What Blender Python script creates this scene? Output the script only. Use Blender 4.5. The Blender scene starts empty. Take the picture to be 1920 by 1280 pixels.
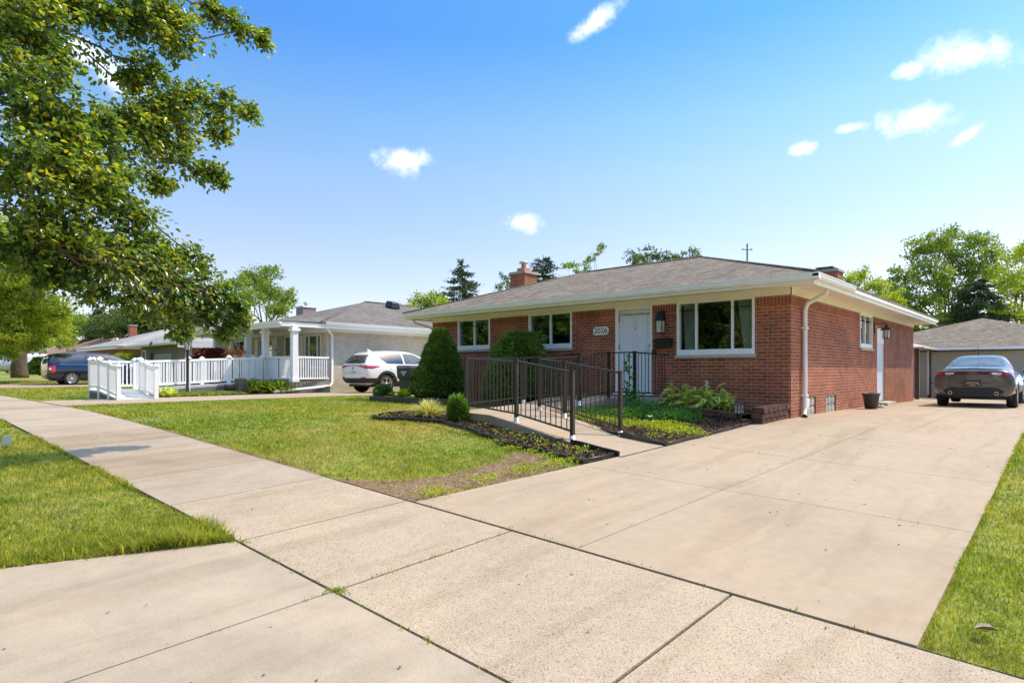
import bpy, bmesh, math, random
import numpy as np
from mathutils import Vector, Matrix
from mathutils.bvhtree import BVHTree
random.seed(7); rng = np.random.default_rng(11)
S = bpy.context.scene; COL = S.collection
PI = math.pi
# ------------------------------------------------------------------ camera model (measured from the picture)
F, CX, HY = 1137.0, 960.0, 693.0
YAW = math.atan(1045/1137.0)
VV = np.array([-math.sin(YAW), math.cos(YAW), 0.0]); RR = np.array([math.cos(YAW), math.sin(YAW), 0.0]); CC = np.array([0, 0, 1.52])
def ray(x, y): return VV + (x-CX)/F*RR + np.array([0, 0, (HY-y)/F])
def at(x, y, d): return CC + ray(x, y)*d                     # a measured point at depth d metres
def G(x, y):                                                 # height of the terrain
    D = -.6767*x + .7362*y
    a = .0484*D; b = .60; k = .12
    h = max(0, min(1, .5+.5*(b-a)/k)); s = b*(1-h)+a*h-k*h*(1-h)
    s = max(s, -.15)
    return s - .0145*max(0, min(y, 34)-12) + .022*min(28, max(0, -x-28))
def GN(x, y):
    D = -.6767*x + .7362*y
    a = .0484*D; b = .60; k = .12
    h = np.clip(.5+.5*(b-a)/k, 0, 1); s = b*(1-h)+a*h-k*h*(1-h)
    s = np.maximum(s, -.15)
    return s - .0145*np.maximum(0, np.minimum(y, 34)-12) + .022*np.minimum(28, np.maximum(0, -x-28))
# ------------------------------------------------------------------ materials
def newmat(name):
    m = bpy.data.materials.new(name); m.use_nodes = True
    nt = m.node_tree; bs = nt.nodes['Principled BSDF']
    return m, nt, bs
def L(nt, a, b): nt.links.new(a, b)
def noise_node(nt, scale, detail=4, rough=.55, coord=None, dist=0):
    n = nt.nodes.new('ShaderNodeTexNoise'); n.inputs['Scale'].default_value = scale
    n.inputs['Detail'].default_value = detail; n.inputs['Roughness'].default_value = rough; n.inputs['Distortion'].default_value = dist
    if coord is not None: L(nt, coord, n.inputs['Vector'])
    return n
def ramp(nt, src, stops):
    r = nt.nodes.new('ShaderNodeValToRGB'); e = r.color_ramp.elements
    while len(e) < len(stops): e.new(.5)
    for i, (p, c) in enumerate(stops):
        e[i].position = p; e[i].color = (c[0], c[1], c[2], 1)
    L(nt, src, r.inputs['Fac']); return r
def mixc(nt, fac, a, b, mode='MIX'):
    m = nt.nodes.new('ShaderNodeMix'); m.data_type = 'RGBA'; m.blend_type = mode
    for s, v in ((m.inputs[0], fac), (m.inputs[6], a), (m.inputs[7], b)):
        if isinstance(v, (int, float)): s.default_value = v
        elif isinstance(v, tuple): s.default_value = (v[0], v[1], v[2], 1)
        else: L(nt, v, s)
    return m.outputs[2]
def pos(nt):
    g = nt.nodes.new('ShaderNodeNewGeometry'); return g.outputs['Position']
def bump(nt, bs, src, strength, dist=.01):
    b = nt.nodes.new('ShaderNodeBump'); b.inputs['Strength'].default_value = strength; b.inputs['Distance'].default_value = dist
    L(nt, src, b.inputs['Height']); L(nt, b.outputs[0], bs.inputs['Normal'])
def plain(name, c, rough=.5, metal=0, var=.12, scale=6, spec=.5, coat=0, bmp=0, bscale=60):
    m, nt, bs = newmat(name)
    p = pos(nt); n = noise_node(nt, scale, 5, .6, p)
    lo = tuple(max(0, v*(1-var)) for v in c); hi = tuple(min(1, v*(1+var)) for v in c)
    r = ramp(nt, n.outputs['Fac'], [(.3, lo), (.7, hi)])
    L(nt, r.outputs[0], bs.inputs['Base Color'])
    bs.inputs['Roughness'].default_value = rough; bs.inputs['Metallic'].default_value = metal
    bs.inputs['Specular IOR Level'].default_value = spec; bs.inputs['Coat Weight'].default_value = coat
    bs.inputs['Coat Roughness'].default_value = .03
    if bmp:
        n2 = noise_node(nt, bscale, 4, .6, p); bump(nt, bs, n2.outputs['Fac'], bmp, .005)
    return m
def brick_mat(name, c1, c2, mortar, soldier=False, w=.203, h=.0677, ms=.011, stain=.35):
    m, nt, bs = newmat(name)
    uv = nt.nodes.new('ShaderNodeUVMap').outputs[0]
    b = nt.nodes.new('ShaderNodeTexBrick'); v = uv
    if soldier:
        mp = nt.nodes.new('ShaderNodeMapping'); mp.inputs['Rotation'].default_value = (0, 0, PI/2); L(nt, uv, mp.inputs[0]); v = mp.outputs[0]
        b.offset = 0
    L(nt, v, b.inputs['Vector'])
    b.inputs['Scale'].default_value = 1; b.inputs['Brick Width'].default_value = w+.009; b.inputs['Row Height'].default_value = h
    b.inputs['Mortar Size'].default_value = ms/2; b.inputs['Mortar Smooth'].default_value = .12; b.inputs['Bias'].default_value = -.1
    b.inputs['Color1'].default_value = (*c1, 1); b.inputs['Color2'].default_value = (*c2, 1); b.inputs['Mortar'].default_value = (*mortar, 1)
    p = pos(nt); n1 = noise_node(nt, 1.6, 6, .62, p); n2 = noise_node(nt, 55, 3, .6, p)
    r1 = ramp(nt, n1.outputs['Fac'], [(.3, (1-stain,)*3), (.62, (1.05,)*3)])
    r2 = ramp(nt, n2.outputs['Fac'], [(.3, (.82,)*3), (.7, (1.12,)*3)])
    c = mixc(nt, 1, b.outputs['Color'], r1.outputs[0], 'MULTIPLY'); c = mixc(nt, 1, c, r2.outputs[0], 'MULTIPLY')
    L(nt, c, bs.inputs['Base Color']); bs.inputs['Roughness'].default_value = .85
    inv = nt.nodes.new('ShaderNodeMath'); inv.operation = 'SUBTRACT'; inv.inputs[0].default_value = 1; L(nt, b.outputs['Fac'], inv.inputs[1])
    ad = nt.nodes.new('ShaderNodeMath'); ad.operation = 'MULTIPLY_ADD'; L(nt, n2.outputs['Fac'], ad.inputs[0]); ad.inputs[1].default_value = .25; L(nt, inv.outputs[0], ad.inputs[2])
    bump(nt, bs, ad.outputs[0], .7, .008)
    return m
def shingle_mat(name, c1, c2, c3):
    m, nt, bs = newmat(name)
    uv = nt.nodes.new('ShaderNodeUVMap').outputs[0]
    b = nt.nodes.new('ShaderNodeTexBrick'); L(nt, uv, b.inputs['Vector'])
    b.inputs['Scale'].default_value = 1; b.inputs['Brick Width'].default_value = .17; b.inputs['Row Height'].default_value = .14
    b.inputs['Mortar Size'].default_value = .005; b.inputs['Mortar Smooth'].default_value = .3; b.inputs['Bias'].default_value = 0
    b.offset = .37; b.offset_frequency = 2; b.squash = 1.6; b.squash_frequency = 3
    b.inputs['Color1'].default_value = (*c1, 1); b.inputs['Color2'].default_value = (*c2, 1); b.inputs['Mortar'].default_value = (c1[0]*.3, c1[1]*.3, c1[2]*.3, 1)
    mp = nt.nodes.new('ShaderNodeMapping'); mp.inputs['Scale'].default_value = (1.0, 5, 1); L(nt, uv, mp.inputs[0])
    n1 = noise_node(nt, 3.4, 5, .65, mp.outputs[0]); n2 = noise_node(nt, 130, 2, .6, pos(nt)); n3 = noise_node(nt, .7, 4, .6, pos(nt))
    r1 = ramp(nt, n1.outputs['Fac'], [(.46, (0, 0, 0)), (.60, (1, 1, 1))])
    c = mixc(nt, r1.outputs[0], b.outputs['Color'], c3)
    c = mixc(nt, .4, c, b.outputs['Color'])
    r2 = ramp(nt, n2.outputs['Fac'], [(.3, (.7,)*3), (.7, (1.25,)*3)]); c = mixc(nt, 1, c, r2.outputs[0], 'MULTIPLY')
    r3 = ramp(nt, n3.outputs['Fac'], [(.3, (.85,)*3), (.7, (1.1,)*3)]); c = mixc(nt, 1, c, r3.outputs[0], 'MULTIPLY')
    L(nt, c, bs.inputs['Base Color']); bs.inputs['Roughness'].default_value = .95
    inv = nt.nodes.new('ShaderNodeMath'); inv.operation = 'MULTIPLY_ADD'; L(nt, b.outputs['Fac'], inv.inputs[0]); inv.inputs[1].default_value = -1; L(nt, n2.outputs['Fac'], inv.inputs[2])
    bump(nt, bs, inv.outputs[0], .5, .01)
    return m
def concrete_mat(name, base, agg=0.0, stain=.12, warm=(.52, .40, .30), sc=1.0):
    m, nt, bs = newmat(name); p = pos(nt)
    n1 = noise_node(nt, .9*sc, 6, .6, p, .3); n2 = noise_node(nt, 9, 5, .65, p); n3 = noise_node(nt, 160, 2, .6, p)
    c = ramp(nt, n1.outputs['Fac'], [(.32, tuple(v*(1-stain) for v in base)), (.66, tuple(v*(1+stain*.45) for v in base))]).outputs[0]
    r = ramp(nt, n1.outputs['Fac'], [(.5, (0, 0, 0)), (.8, (1, 1, 1))]); c = mixc(nt, mixc(nt, .5, (0, 0, 0), r.outputs[0]), c, warm)
    r2 = ramp(nt, n2.outputs['Fac'], [(.3, (.93,)*3), (.7, (1.05,)*3)]); c = mixc(nt, 1, c, r2.outputs[0], 'MULTIPLY')
    r3 = ramp(nt, n3.outputs['Fac'], [(.25, (.93-.14*agg,)*3), (.7, (1.05+.12*agg,)*3)]); c = mixc(nt, 1, c, r3.outputs[0], 'MULTIPLY')
    mp = nt.nodes.new('ShaderNodeMapping'); mp.inputs['Scale'].default_value = (2.6, .35, 1); L(nt, p, mp.inputs[0]); n5 = noise_node(nt, 1.1, 5, .6, mp.outputs[0], .5)
    r6 = ramp(nt, n5.outputs['Fac'], [(.34, (.88, .86, .83)), (.5, (1, 1, 1)), (.72, (1.03, 1.03, 1.04))]); c = mixc(nt, 1, c, r6.outputs[0], 'MULTIPLY')
    vo = nt.nodes.new('ShaderNodeTexVoronoi'); vo.inputs['Scale'].default_value = 2.1; L(nt, p, vo.inputs['Vector'])
    r4 = ramp(nt, vo.outputs['Distance'], [(.012, (.3,)*3), (.022, (1,)*3)]); c = mixc(nt, 1, c, r4.outputs[0], 'MULTIPLY')
    h = n3.outputs['Fac']
    if agg:
        v2 = nt.nodes.new('ShaderNodeTexVoronoi'); v2.inputs['Scale'].default_value = 150; L(nt, p, v2.inputs['Vector'])
        sp = nt.nodes.new('ShaderNodeSeparateColor'); L(nt, v2.outputs['Color'], sp.inputs[0])
        r5 = ramp(nt, sp.outputs[0], [(0, (.34, .29, .25)), (.06, (.5, .45, .4)), (.09, (.82, .78, .74)), (.3, (.97, .96, .95)), (.8, (1.04, 1.03, 1.0)), (1, (1.25, 1.24, 1.2))])
        c = mixc(nt, agg, c, mixc(nt, 1, c, r5.outputs[0], 'MULTIPLY')); h = v2.outputs['Distance']
    L(nt, c, bs.inputs['Base Color']); bs.inputs['Roughness'].default_value = .9
    bump(nt, bs, h, .25+.5*agg, .004)
    return m
def leaf_mat(name, dark, mid, light, trans=.35, rough=.42, pscale=.8, gloss=.5):
    m, nt, bs = newmat(name)
    a = nt.nodes.new('ShaderNodeAttribute'); a.attribute_name = 'v'
    n = noise_node(nt, pscale, 3, .6, pos(nt))
    ad = nt.nodes.new('ShaderNodeMath'); ad.operation = 'MULTIPLY_ADD'; L(nt, n.outputs['Fac'], ad.inputs[0]); ad.inputs[1].default_value = .7
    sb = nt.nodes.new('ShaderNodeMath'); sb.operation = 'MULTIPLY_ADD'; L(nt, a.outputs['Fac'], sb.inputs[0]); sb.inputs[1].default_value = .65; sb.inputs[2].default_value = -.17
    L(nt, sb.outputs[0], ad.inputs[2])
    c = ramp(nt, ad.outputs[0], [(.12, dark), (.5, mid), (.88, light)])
    L(nt, c.outputs[0], bs.inputs['Base Color']); bs.inputs['Roughness'].default_value = rough; bs.inputs['Specular IOR Level'].default_value = gloss
    tr = nt.nodes.new('ShaderNodeBsdfTranslucent')
    tc = mixc(nt, 1, c.outputs[0], (1.9, 1.75, .5), 'MULTIPLY'); L(nt, tc, tr.inputs[0])
    mx = nt.nodes.new('ShaderNodeMixShader'); mx.inputs[0].default_value = trans
    L(nt, bs.outputs[0], mx.inputs[1]); L(nt, tr.outputs[0], mx.inputs[2]); L(nt, mx.outputs[0], nt.nodes['Material Output'].inputs[0])
    return m
def lawn_color(nt, p):
    n1 = noise_node(nt, .55, 4, .6, p, .4); n2 = noise_node(nt, 4.5, 4, .65, p); n3 = noise_node(nt, .22, 3, .5, p)
    c = ramp(nt, n2.outputs['Fac'], [(.3, (.165, .21, .028)), (.55, (.31, .345, .052)), (.75, (.47, .44, .10))]).outputs[0]
    r = ramp(nt, n1.outputs['Fac'], [(.47, (0, 0, 0)), (.66, (1, 1, 1))])
    c2 = mixc(nt, r.outputs[0], c, mixc(nt, .55, c, (.46, .38, .15)))
    r3 = ramp(nt, n3.outputs['Fac'], [(.35, (.85, .95, .8)), (.65, (1.15, 1.05, 1.0))])
    return mixc(nt, 1, c2, r3.outputs[0], 'MULTIPLY')
def lawn_mat(name, blade=False):
    m, nt, bs = newmat(name); p = pos(nt); c = lawn_color(nt, p)
    if blade:
        a = nt.nodes.new('ShaderNodeAttribute'); a.attribute_name = 'v'
        r = ramp(nt, a.outputs['Fac'], [(0, (.6, .72, .5)), (.5, (1, 1, 1)), (.86, (1.25, 1.18, 1.1)), (1, (1.8, 1.5, 1.5))])
        c = mixc(nt, 1, c, r.outputs[0], 'MULTIPLY')
        tr = nt.nodes.new('ShaderNodeBsdfTranslucent'); L(nt, mixc(nt, 1, c, (1.5, 1.5, .7), 'MULTIPLY'), tr.inputs[0])
        mx = nt.nodes.new('ShaderNodeMixShader'); mx.inputs[0].default_value = .42
        L(nt, bs.outputs[0], mx.inputs[1]); L(nt, tr.outputs[0], mx.inputs[2]); L(nt, mx.outputs[0], nt.nodes['Material Output'].inputs[0])
    else:
        n = noise_node(nt, 90, 3, .7, p); r = ramp(nt, n.outputs['Fac'], [(.3, (.55,)*3), (.7, (1.1,)*3)]); c = mixc(nt, 1, c, r.outputs[0], 'MULTIPLY')
        bump(nt, bs, n.outputs['Fac'], .6, .03)
    L(nt, c, bs.inputs['Base Color']); bs.inputs['Roughness'].default_value = .6; bs.inputs['Specular IOR Level'].default_value = .25
    return m
def glass_mat(name, tint=(.75, .8, .8), refl=.16, dark=.0):
    m, nt, bs = newmat(name)
    tr = nt.nodes.new('ShaderNodeBsdfTransparent'); tr.inputs[0].default_value = (*tint, 1)
    gl = nt.nodes.new('ShaderNodeBsdfGlossy'); gl.inputs['Roughness'].default_value = .015; gl.inputs['Color'].default_value = (.9, .95, 1, 1)
    lw = nt.nodes.new('ShaderNodeLayerWeight'); lw.inputs['Blend'].default_value = .35
    mr = nt.nodes.new('ShaderNodeMapRange'); mr.inputs['To Min'].default_value = refl; mr.inputs['To Max'].default_value = .75; L(nt, lw.outputs['Fresnel'], mr.inputs[0])
    mx = nt.nodes.new('ShaderNodeMixShader'); L(nt, mr.outputs[0], mx.inputs[0]); L(nt, tr.outputs[0], mx.inputs[1]); L(nt, gl.outputs[0], mx.inputs[2])
    L(nt, mx.outputs[0], nt.nodes['Material Output'].inputs[0])
    return m
M = {}
M['brick'] = brick_mat('red brick', (.30, .068, .028), (.46, .122, .046), (.50, .375, .255), ms=.012)
M['soldier'] = brick_mat('red brick soldier', (.24, .054, .026), (.35, .085, .037), (.53, .40, .28), True)
M['cream'] = brick_mat('cream brick', (.63, .56, .45), (.74, .66, .54), (.46, .39, .31), stain=.15)
M['creams'] = brick_mat('cream soldier', (.58, .52, .42), (.69, .61, .50), (.45, .38, .3), True, stain=.15)
M['greybrick'] = brick_mat('grey tan brick', (.30, .235, .19), (.38, .31, .26), (.45, .40, .35), stain=.15)
M['tanbrick'] = brick_mat('tan chimney brick', (.33, .24, .16), (.42, .31, .22), (.45, .4, .34))
M['shingle'] = shingle_mat('brown grey shingles', (.175, .135, .096), (.30, .24, .175), (.08, .063, .047))
M['shingle2'] = shingle_mat('grey shingles', (.155, .135, .115), (.24, .21, .18), (.105, .092, .08))
M['shingle3'] = shingle_mat('pale grey shingles', (.33, .31, .30), (.42, .40, .385), (.28, .265, .26))
M['shingle4'] = shingle_mat('tan brown shingles', (.33, .185, .12), (.42, .24, .16), (.30, .165, .11))
M['white'] = plain('white paint', (.88, .87, .83), .45, var=.04)
M['vinyl'] = plain('white vinyl', (.87, .87, .86), .35, var=.03)
M['soffit'] = plain('cream soffit paint', (.88, .83, .69), .6, var=.04)
M['doorw'] = plain('white door paint', (.74, .77, .80), .4, var=.03)
M['stone'] = plain('limestone sill', (.50, .45, .36), .8, var=.15, scale=9)
M['black'] = plain('black metal', (.018, .018, .02), .4, .2, var=.2)
M['bronze'] = plain('dark bronze metal', (.055, .046, .043), .38, .35, var=.25, scale=4)
M['galv'] = plain('galvanised metal', (.55, .55, .55), .4, .7)
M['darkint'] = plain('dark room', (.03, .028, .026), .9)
M['curtain'] = plain('olive grey curtain', (.82, .80, .66), .9, var=.2, scale=3)
M['blind'] = plain('grey insect screen', (.055, .055, .058), .8, var=.1)
M['glass'] = glass_mat('window glass', refl=.065)
M['conc_s'] = concrete_mat('smooth driveway concrete', (.415, .315, .212), 0, .10, (.41, .305, .2))
M['conc_a'] = concrete_mat('exposed aggregate concrete', (.45, .355, .25), .75, .12, (.44, .34, .23))
M['conc_w'] = concrete_mat('pale sidewalk concrete', (.425, .342, .25), .15, .16, (.42, .325, .215))
M['conc_t'] = concrete_mat('tan stained sidewalk concrete', (.39, .30, .205), .2, .2, (.35, .26, .17))
M['conc_p'] = concrete_mat('porch concrete', (.36, .32, .27), .1, .3, (.3, .25, .2))
M['asphalt'] = concrete_mat('asphalt', (.06, .06, .062), .6, .2, (.07, .065, .06))
M['soil'] = plain('dry soil', (.24, .155, .095), .95, var=.35, scale=14, spec=.1, bmp=.8, bscale=45)
M['joint'] = plain('dark joint soil', (.05, .04, .025), .95, var=.4, scale=20, spec=.1)
M['mulch'] = plain('brown mulch', (.05, .032, .022), .95, var=.5, scale=22, spec=.1, bmp=1, bscale=40)
M['lawn'] = lawn_mat('lawn turf'); M['blade'] = lawn_mat('grass blades', True)
M['bark'] = plain('bark', (.12, .09, .065), .9, var=.4, scale=9, spec=.2, bmp=.8, bscale=25)
M['rail_w'] = M['vinyl']
M['edging'] = plain('black plastic edging', (.02, .019, .02), .35, var=.2)
M['block'] = plain('red brown retaining block', (.12, .062, .042), .9, var=.45, scale=5, spec=.2, bmp=.9, bscale=50)
M['tyre'] = plain('tyre rubber', (.018, .018, .018), .75, var=.2)
M['rimd'] = plain('dark wheel recess', (.02, .02, .022), .5)
M['alloy'] = plain('alloy wheel', (.62, .62, .63), .25, .85, var=.05)
M['navy'] = plain('navy car paint', (.008, .014, .045), .28, .35, var=.05, coat=1)
M['carwhite'] = plain('white car paint', (.80, .80, .79), .35, 0, var=.02, coat=1)
M['cargrey'] = plain('dark grey metallic car paint', (.12, .115, .125), .3, .7, var=.05, coat=1)
M['carsilver'] = plain('silver car paint', (.42, .43, .45), .3, .6, var=.05, coat=1)
M['cladding'] = plain('black plastic cladding', (.022, .022, .023), .6, var=.2)
M['carglass'] = plain('tinted car glass', (.012, .015, .018), .03, 0, var=.1, spec=1.0, coat=1)
M['carglass_l'] = plain('clear car glass over pale seats', (.12, .14, .145), .08, 0, var=.3, scale=3, spec=.5, coat=0)
M['redlamp'] = plain('red lamp lens', (.45, .012, .012), .12, 0, var=.1, coat=1)
M['darkred'] = plain('dark red lamp lens', (.22, .010, .012), .12, 0, var=.1, coat=1)
M['clearlamp'] = plain('clear lamp lens', (.75, .75, .75), .12, .2, var=.15, coat=1)
M['chrome'] = plain('chrome trim', (.75, .75, .76), .12, 1, var=.03)
M['plate'] = plain('navy plate', (.02, .03, .09), .4); M['gold'] = plain('gold lettering', (.75, .5, .08), .5)
M['platew'] = plain('white plate', (.45, .5, .6), .4)
M['teal'] = plain('teal plastic', (.02, .27, .36), .5); M['tealtag'] = plain('turquoise sticker', (.03, .5, .42), .5)
M['terracotta'] = plain('clay flue', (.55, .24, .11), .8); M['red'] = plain('red plastic', (.5, .04, .02), .5)
M['bin'] = plain('dark grey plastic', (.06, .058, .056), .5, var=.15); M['binlogo'] = plain('pale blue badge', (.42, .5, .55), .5)
M['grey_skirt'] = plain('grey skirting boards', (.135, .13, .125), .7, var=.15)
M['deck'] = plain('pale grey deck boards', (.52, .51, .49), .6, var=.08)
M['brown'] = plain('brown painted metal', (.07, .042, .032), .5); M['tancloth'] = plain('tan canopy cloth', (.5, .44, .36), .9)
M['garage'] = plain('beige garage door', (.50, .46, .38), .55, var=.05); M['taupe'] = plain('taupe trim', (.22, .185, .155), .6)
M['greydoor'] = plain('blue grey garage door', (.36, .42, .45), .5); M['greywall'] = plain('grey siding', (.21, .195, .18), .7)
M['sidingw'] = plain('white lap siding', (.66, .66, .66), .5)
M['lampglass'] = plain('frosted lamp glass', (.55, .53, .46), .2, var=.2)
M['woodpole'] = plain('weathered pole wood', (.11, .09, .075), .9); M['wire'] = plain('black cable', (.01, .01, .01), .7)
M['flowerw'] = plain('white petals', (.85, .85, .85), .6); M['flowero'] = plain('orange red petals', (.75, .13, .04), .6, var=.4, scale=30)
M['maple'] = leaf_mat('dark red maple leaves', (.05, .008, .008), (.11, .018, .016), (.20, .045, .03), .2)
M['l_near'] = leaf_mat('glossy pear leaves', (.05, .115, .04), (.13, .225, .05), (.52, .50, .06), .42, .26, 1.3, .7)
M['l_mid'] = leaf_mat('mid green leaves', (.09, .155, .035), (.18, .27, .045), (.30, .37, .06), .42, .55, .35, .3)
M['l_yel'] = leaf_mat('yellow green leaves', (.14, .21, .028), (.28, .37, .04), (.46, .49, .055), .45, .5, .5, .3)
M['l_dark'] = leaf_mat('dark green leaves', (.05, .09, .028), (.10, .16, .045), (.17, .24, .06), .35, .6, .4, .3)
M['l_con'] = leaf_mat('conifer needles', (.026, .055, .026), (.055, .095, .04), (.10, .15, .055), .15, .7, .5, .2)
M['l_arb'] = leaf_mat('arborvitae foliage', (.02, .06, .015), (.07, .15, .026), (.17, .26, .045), .15, .6, 3, .2)
M['l_box'] = leaf_mat('boxwood leaves', (.03, .09, .015), (.08, .19, .02), (.20, .34, .03), .25, .5, 3, .3)
M['l_hosta'] = leaf_mat('variegated hosta leaves', (.22, .33, .05), (.50, .58, .13), (.85, .84, .42), .3, .4, 3.5, .4)
M['l_cover'] = leaf_mat('green ground cover', (.03, .10, .02), (.07, .20, .03), (.14, .30, .05), .3, .6, 2, .2)
M['l_jenny'] = leaf_mat('yellow ground cover', (.12, .22, .02), (.34, .42, .02), (.58, .58, .06), .3, .5, 2, .3)
M['l_straw'] = leaf_mat('variegated grass', (.30, .28, .10), (.55, .56, .22), (.85, .82, .45), .25, .5, 6, .2)
M['l_chip'] = leaf_mat('bark chips', (.02, .013, .01), (.065, .04, .028), (.21, .135, .09), 0, .9, 4, .1)
# ------------------------------------------------------------------ object helpers
def tag(o, label, cat=None, group=None, kind=None):
    if label: o['label'] = label
    if cat: o['category'] = cat
    if group: o['group'] = group
    if kind: o['kind'] = kind
    return o
WL = {}                                                       # world (or root-local) location of every parent
def thing(name, label, cat, loc, rz=0, group=None):
    o = bpy.data.objects.new(name, None); COL.objects.link(o); o.location = loc; o.rotation_euler = (0, 0, rz)
    o.empty_display_size = .2; WL[o.name] = Vector((0, 0, 0)) if rz == 'local' else Vector(loc)
    return tag(o, label, cat, group)
class MB:
    def __init__(s): s.v = []; s.f = []; s.m = []; s.sm = []
    def quad(s, *p, m=0, smooth=False):
        i = len(s.v); s.v += [tuple(map(float, q)) for q in p]; s.f.append(tuple(range(i, i+len(p)))); s.m.append(m); s.sm.append(smooth); return s
    def box(s, x0, x1, y0, y1, z0, z1, m=0):
        return s.hexa([(x0, y0, z0), (x1, y0, z0), (x1, y1, z0), (x0, y1, z0), (x0, y0, z1), (x1, y0, z1), (x1, y1, z1), (x0, y1, z1)], m)
    def hexa(s, P, m=0):
        i = len(s.v); s.v += [tuple(map(float, q)) for q in P]
        for f in ((3, 2, 1, 0), (4, 5, 6, 7), (0, 1, 5, 4), (1, 2, 6, 5), (2, 3, 7, 6), (3, 0, 4, 7)):
            s.f.append(tuple(i+k for k in f)); s.m.append(m); s.sm.append(False)
        return s
    def bar(s, a, b, w, h, m=0):                              # beam from a to b, w wide, h tall (centred), ends vertical
        a = Vector(a); b = Vector(b); d = b-a; n = Vector((-d.y, d.x, 0))
        n = n.normalized()*w/2 if n.length > 1e-6 else Vector((w/2, 0, 0)); u = Vector((0, 0, h/2))
        if abs(d.x)+abs(d.y) < 1e-5: return s.box(a.x-w/2, a.x+w/2, a.y-h/2, a.y+h/2, a.z, b.z, m)
        return s.hexa([a-n-u, a+n-u, b+n-u, b-n-u, a-n+u, a+n+u, b+n+u, b-n+u], m) if False else s.hexa([a+n-u, a-n-u, b-n-u, b+n-u, a+n+u, a-n+u, b-n+u, b+n+u], m)
    def tube(s, pts, r, n=8, m=0, caps=True):
        pts = [Vector(p) for p in pts]; rs = r if isinstance(r, (list, tuple)) else [r]*len(pts)
        i0 = len(s.v); prev = None
        for k, p in enumerate(pts):
            t = (pts[min(k+1, len(pts)-1)]-pts[max(k-1, 0)])
            t = t.normalized() if t.length > 1e-9 else Vector((0, 0, 1))
            ref = prev if prev is not None else (Vector((1, 0, 0)) if abs(t.x) < .8 else Vector((0, 1, 0)))
            a = (ref - t*ref.dot(t)).normalized(); b = t.cross(a); prev = a
            for j in range(n):
                q = p + (a*math.cos(2*PI*j/n)+b*math.sin(2*PI*j/n))*rs[k]; s.v.append(tuple(q))
        for k in range(len(pts)-1):
            for j in range(n):
                s.f.append((i0+k*n+j, i0+k*n+(j+1) % n, i0+(k+1)*n+(j+1) % n, i0+(k+1)*n+j)); s.m.append(m); s.sm.append(True)
        if caps:
            s.f.append(tuple(i0+j for j in reversed(range(n)))); s.m.append(m); s.sm.append(False)
            e = i0+(len(pts)-1)*n; s.f.append(tuple(e+j for j in range(n))); s.m.append(m); s.sm.append(False)
        return s
    def lathe(s, c, prof, n=16, axis='z', m=0, smooth=True):   # prof [(r,h)]
        i0 = len(s.v)
        for (r, h) in prof:
            for j in range(n):
                a = 2*PI*j/n; x, y = r*math.cos(a), r*math.sin(a)
                q = (x, y, h) if axis == 'z' else ((h, x, y) if axis == 'x' else (x, h, y)); s.v.append((c[0]+q[0], c[1]+q[1], c[2]+q[2]))
        for k in range(len(prof)-1):
            for j in range(n):
                s.f.append((i0+k*n+j, i0+k*n+(j+1) % n, i0+(k+1)*n+(j+1) % n, i0+(k+1)*n+j)); s.m.append(m); s.sm.append(smooth)
        return s
    def build(s, name, mats, parent=None, roof=False, bevel=0):
        v = [Vector(q) for q in s.v]
        lo = Vector([min(q[k] for q in v) for k in range(3)]); hi = Vector([max(q[k] for q in v) for k in range(3)])
        o0 = Vector(((lo.x+hi.x)/2, (lo.y+hi.y)/2, lo.z))
        me = bpy.data.meshes.new(name); me.from_pydata([tuple(q-o0) for q in v], [], s.f)
        mats = mats if isinstance(mats, (list, tuple)) else [mats]
        for mm in mats: me.materials.append(M[mm] if isinstance(mm, str) else mm)
        me.polygons.foreach_set('material_index', s.m); me.polygons.foreach_set('use_smooth', s.sm)
        uv = me.uv_layers.new(name='UVMap').data
        for p in me.polygons:
            n = p.normal
            for li in p.loop_indices:
                q = v[me.loops[li].vertex_index]
                if roof and n.z > .3: c = (q.x, q.z*3.3) if abs(n.y) >= abs(n.x) else (q.y, q.z*3.3)
                elif abs(n.x) >= abs(n.y) and abs(n.x) >= abs(n.z): c = (q.y, q.z)
                elif abs(n.y) >= abs(n.z): c = (q.x, q.z)
                else: c = (q.x, q.y)
                uv[li].uv = c
        o = bpy.data.objects.new(name, me); COL.objects.link(o)
        base = WL[parent.name] if parent else Vector((0, 0, 0))
        o.location = o0-base; WL[o.name] = o0
        if parent: o.parent = parent
        if bevel:
            b = o.modifiers.new('bevel', 'BEVEL'); b.width = bevel; b.segments = 2; b.limit_method = 'ANGLE'
        return o
def dup(o, parent=None, delta=None):
    c = o.copy(); COL.objects.link(c); WL[c.name] = WL[o.name]
    if parent is not None: c.parent = parent
    if delta is not None: c.location = Vector(o.location)+Vector(delta)
    for ch in list(o.children):
        dup(ch, c)
    return c
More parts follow.
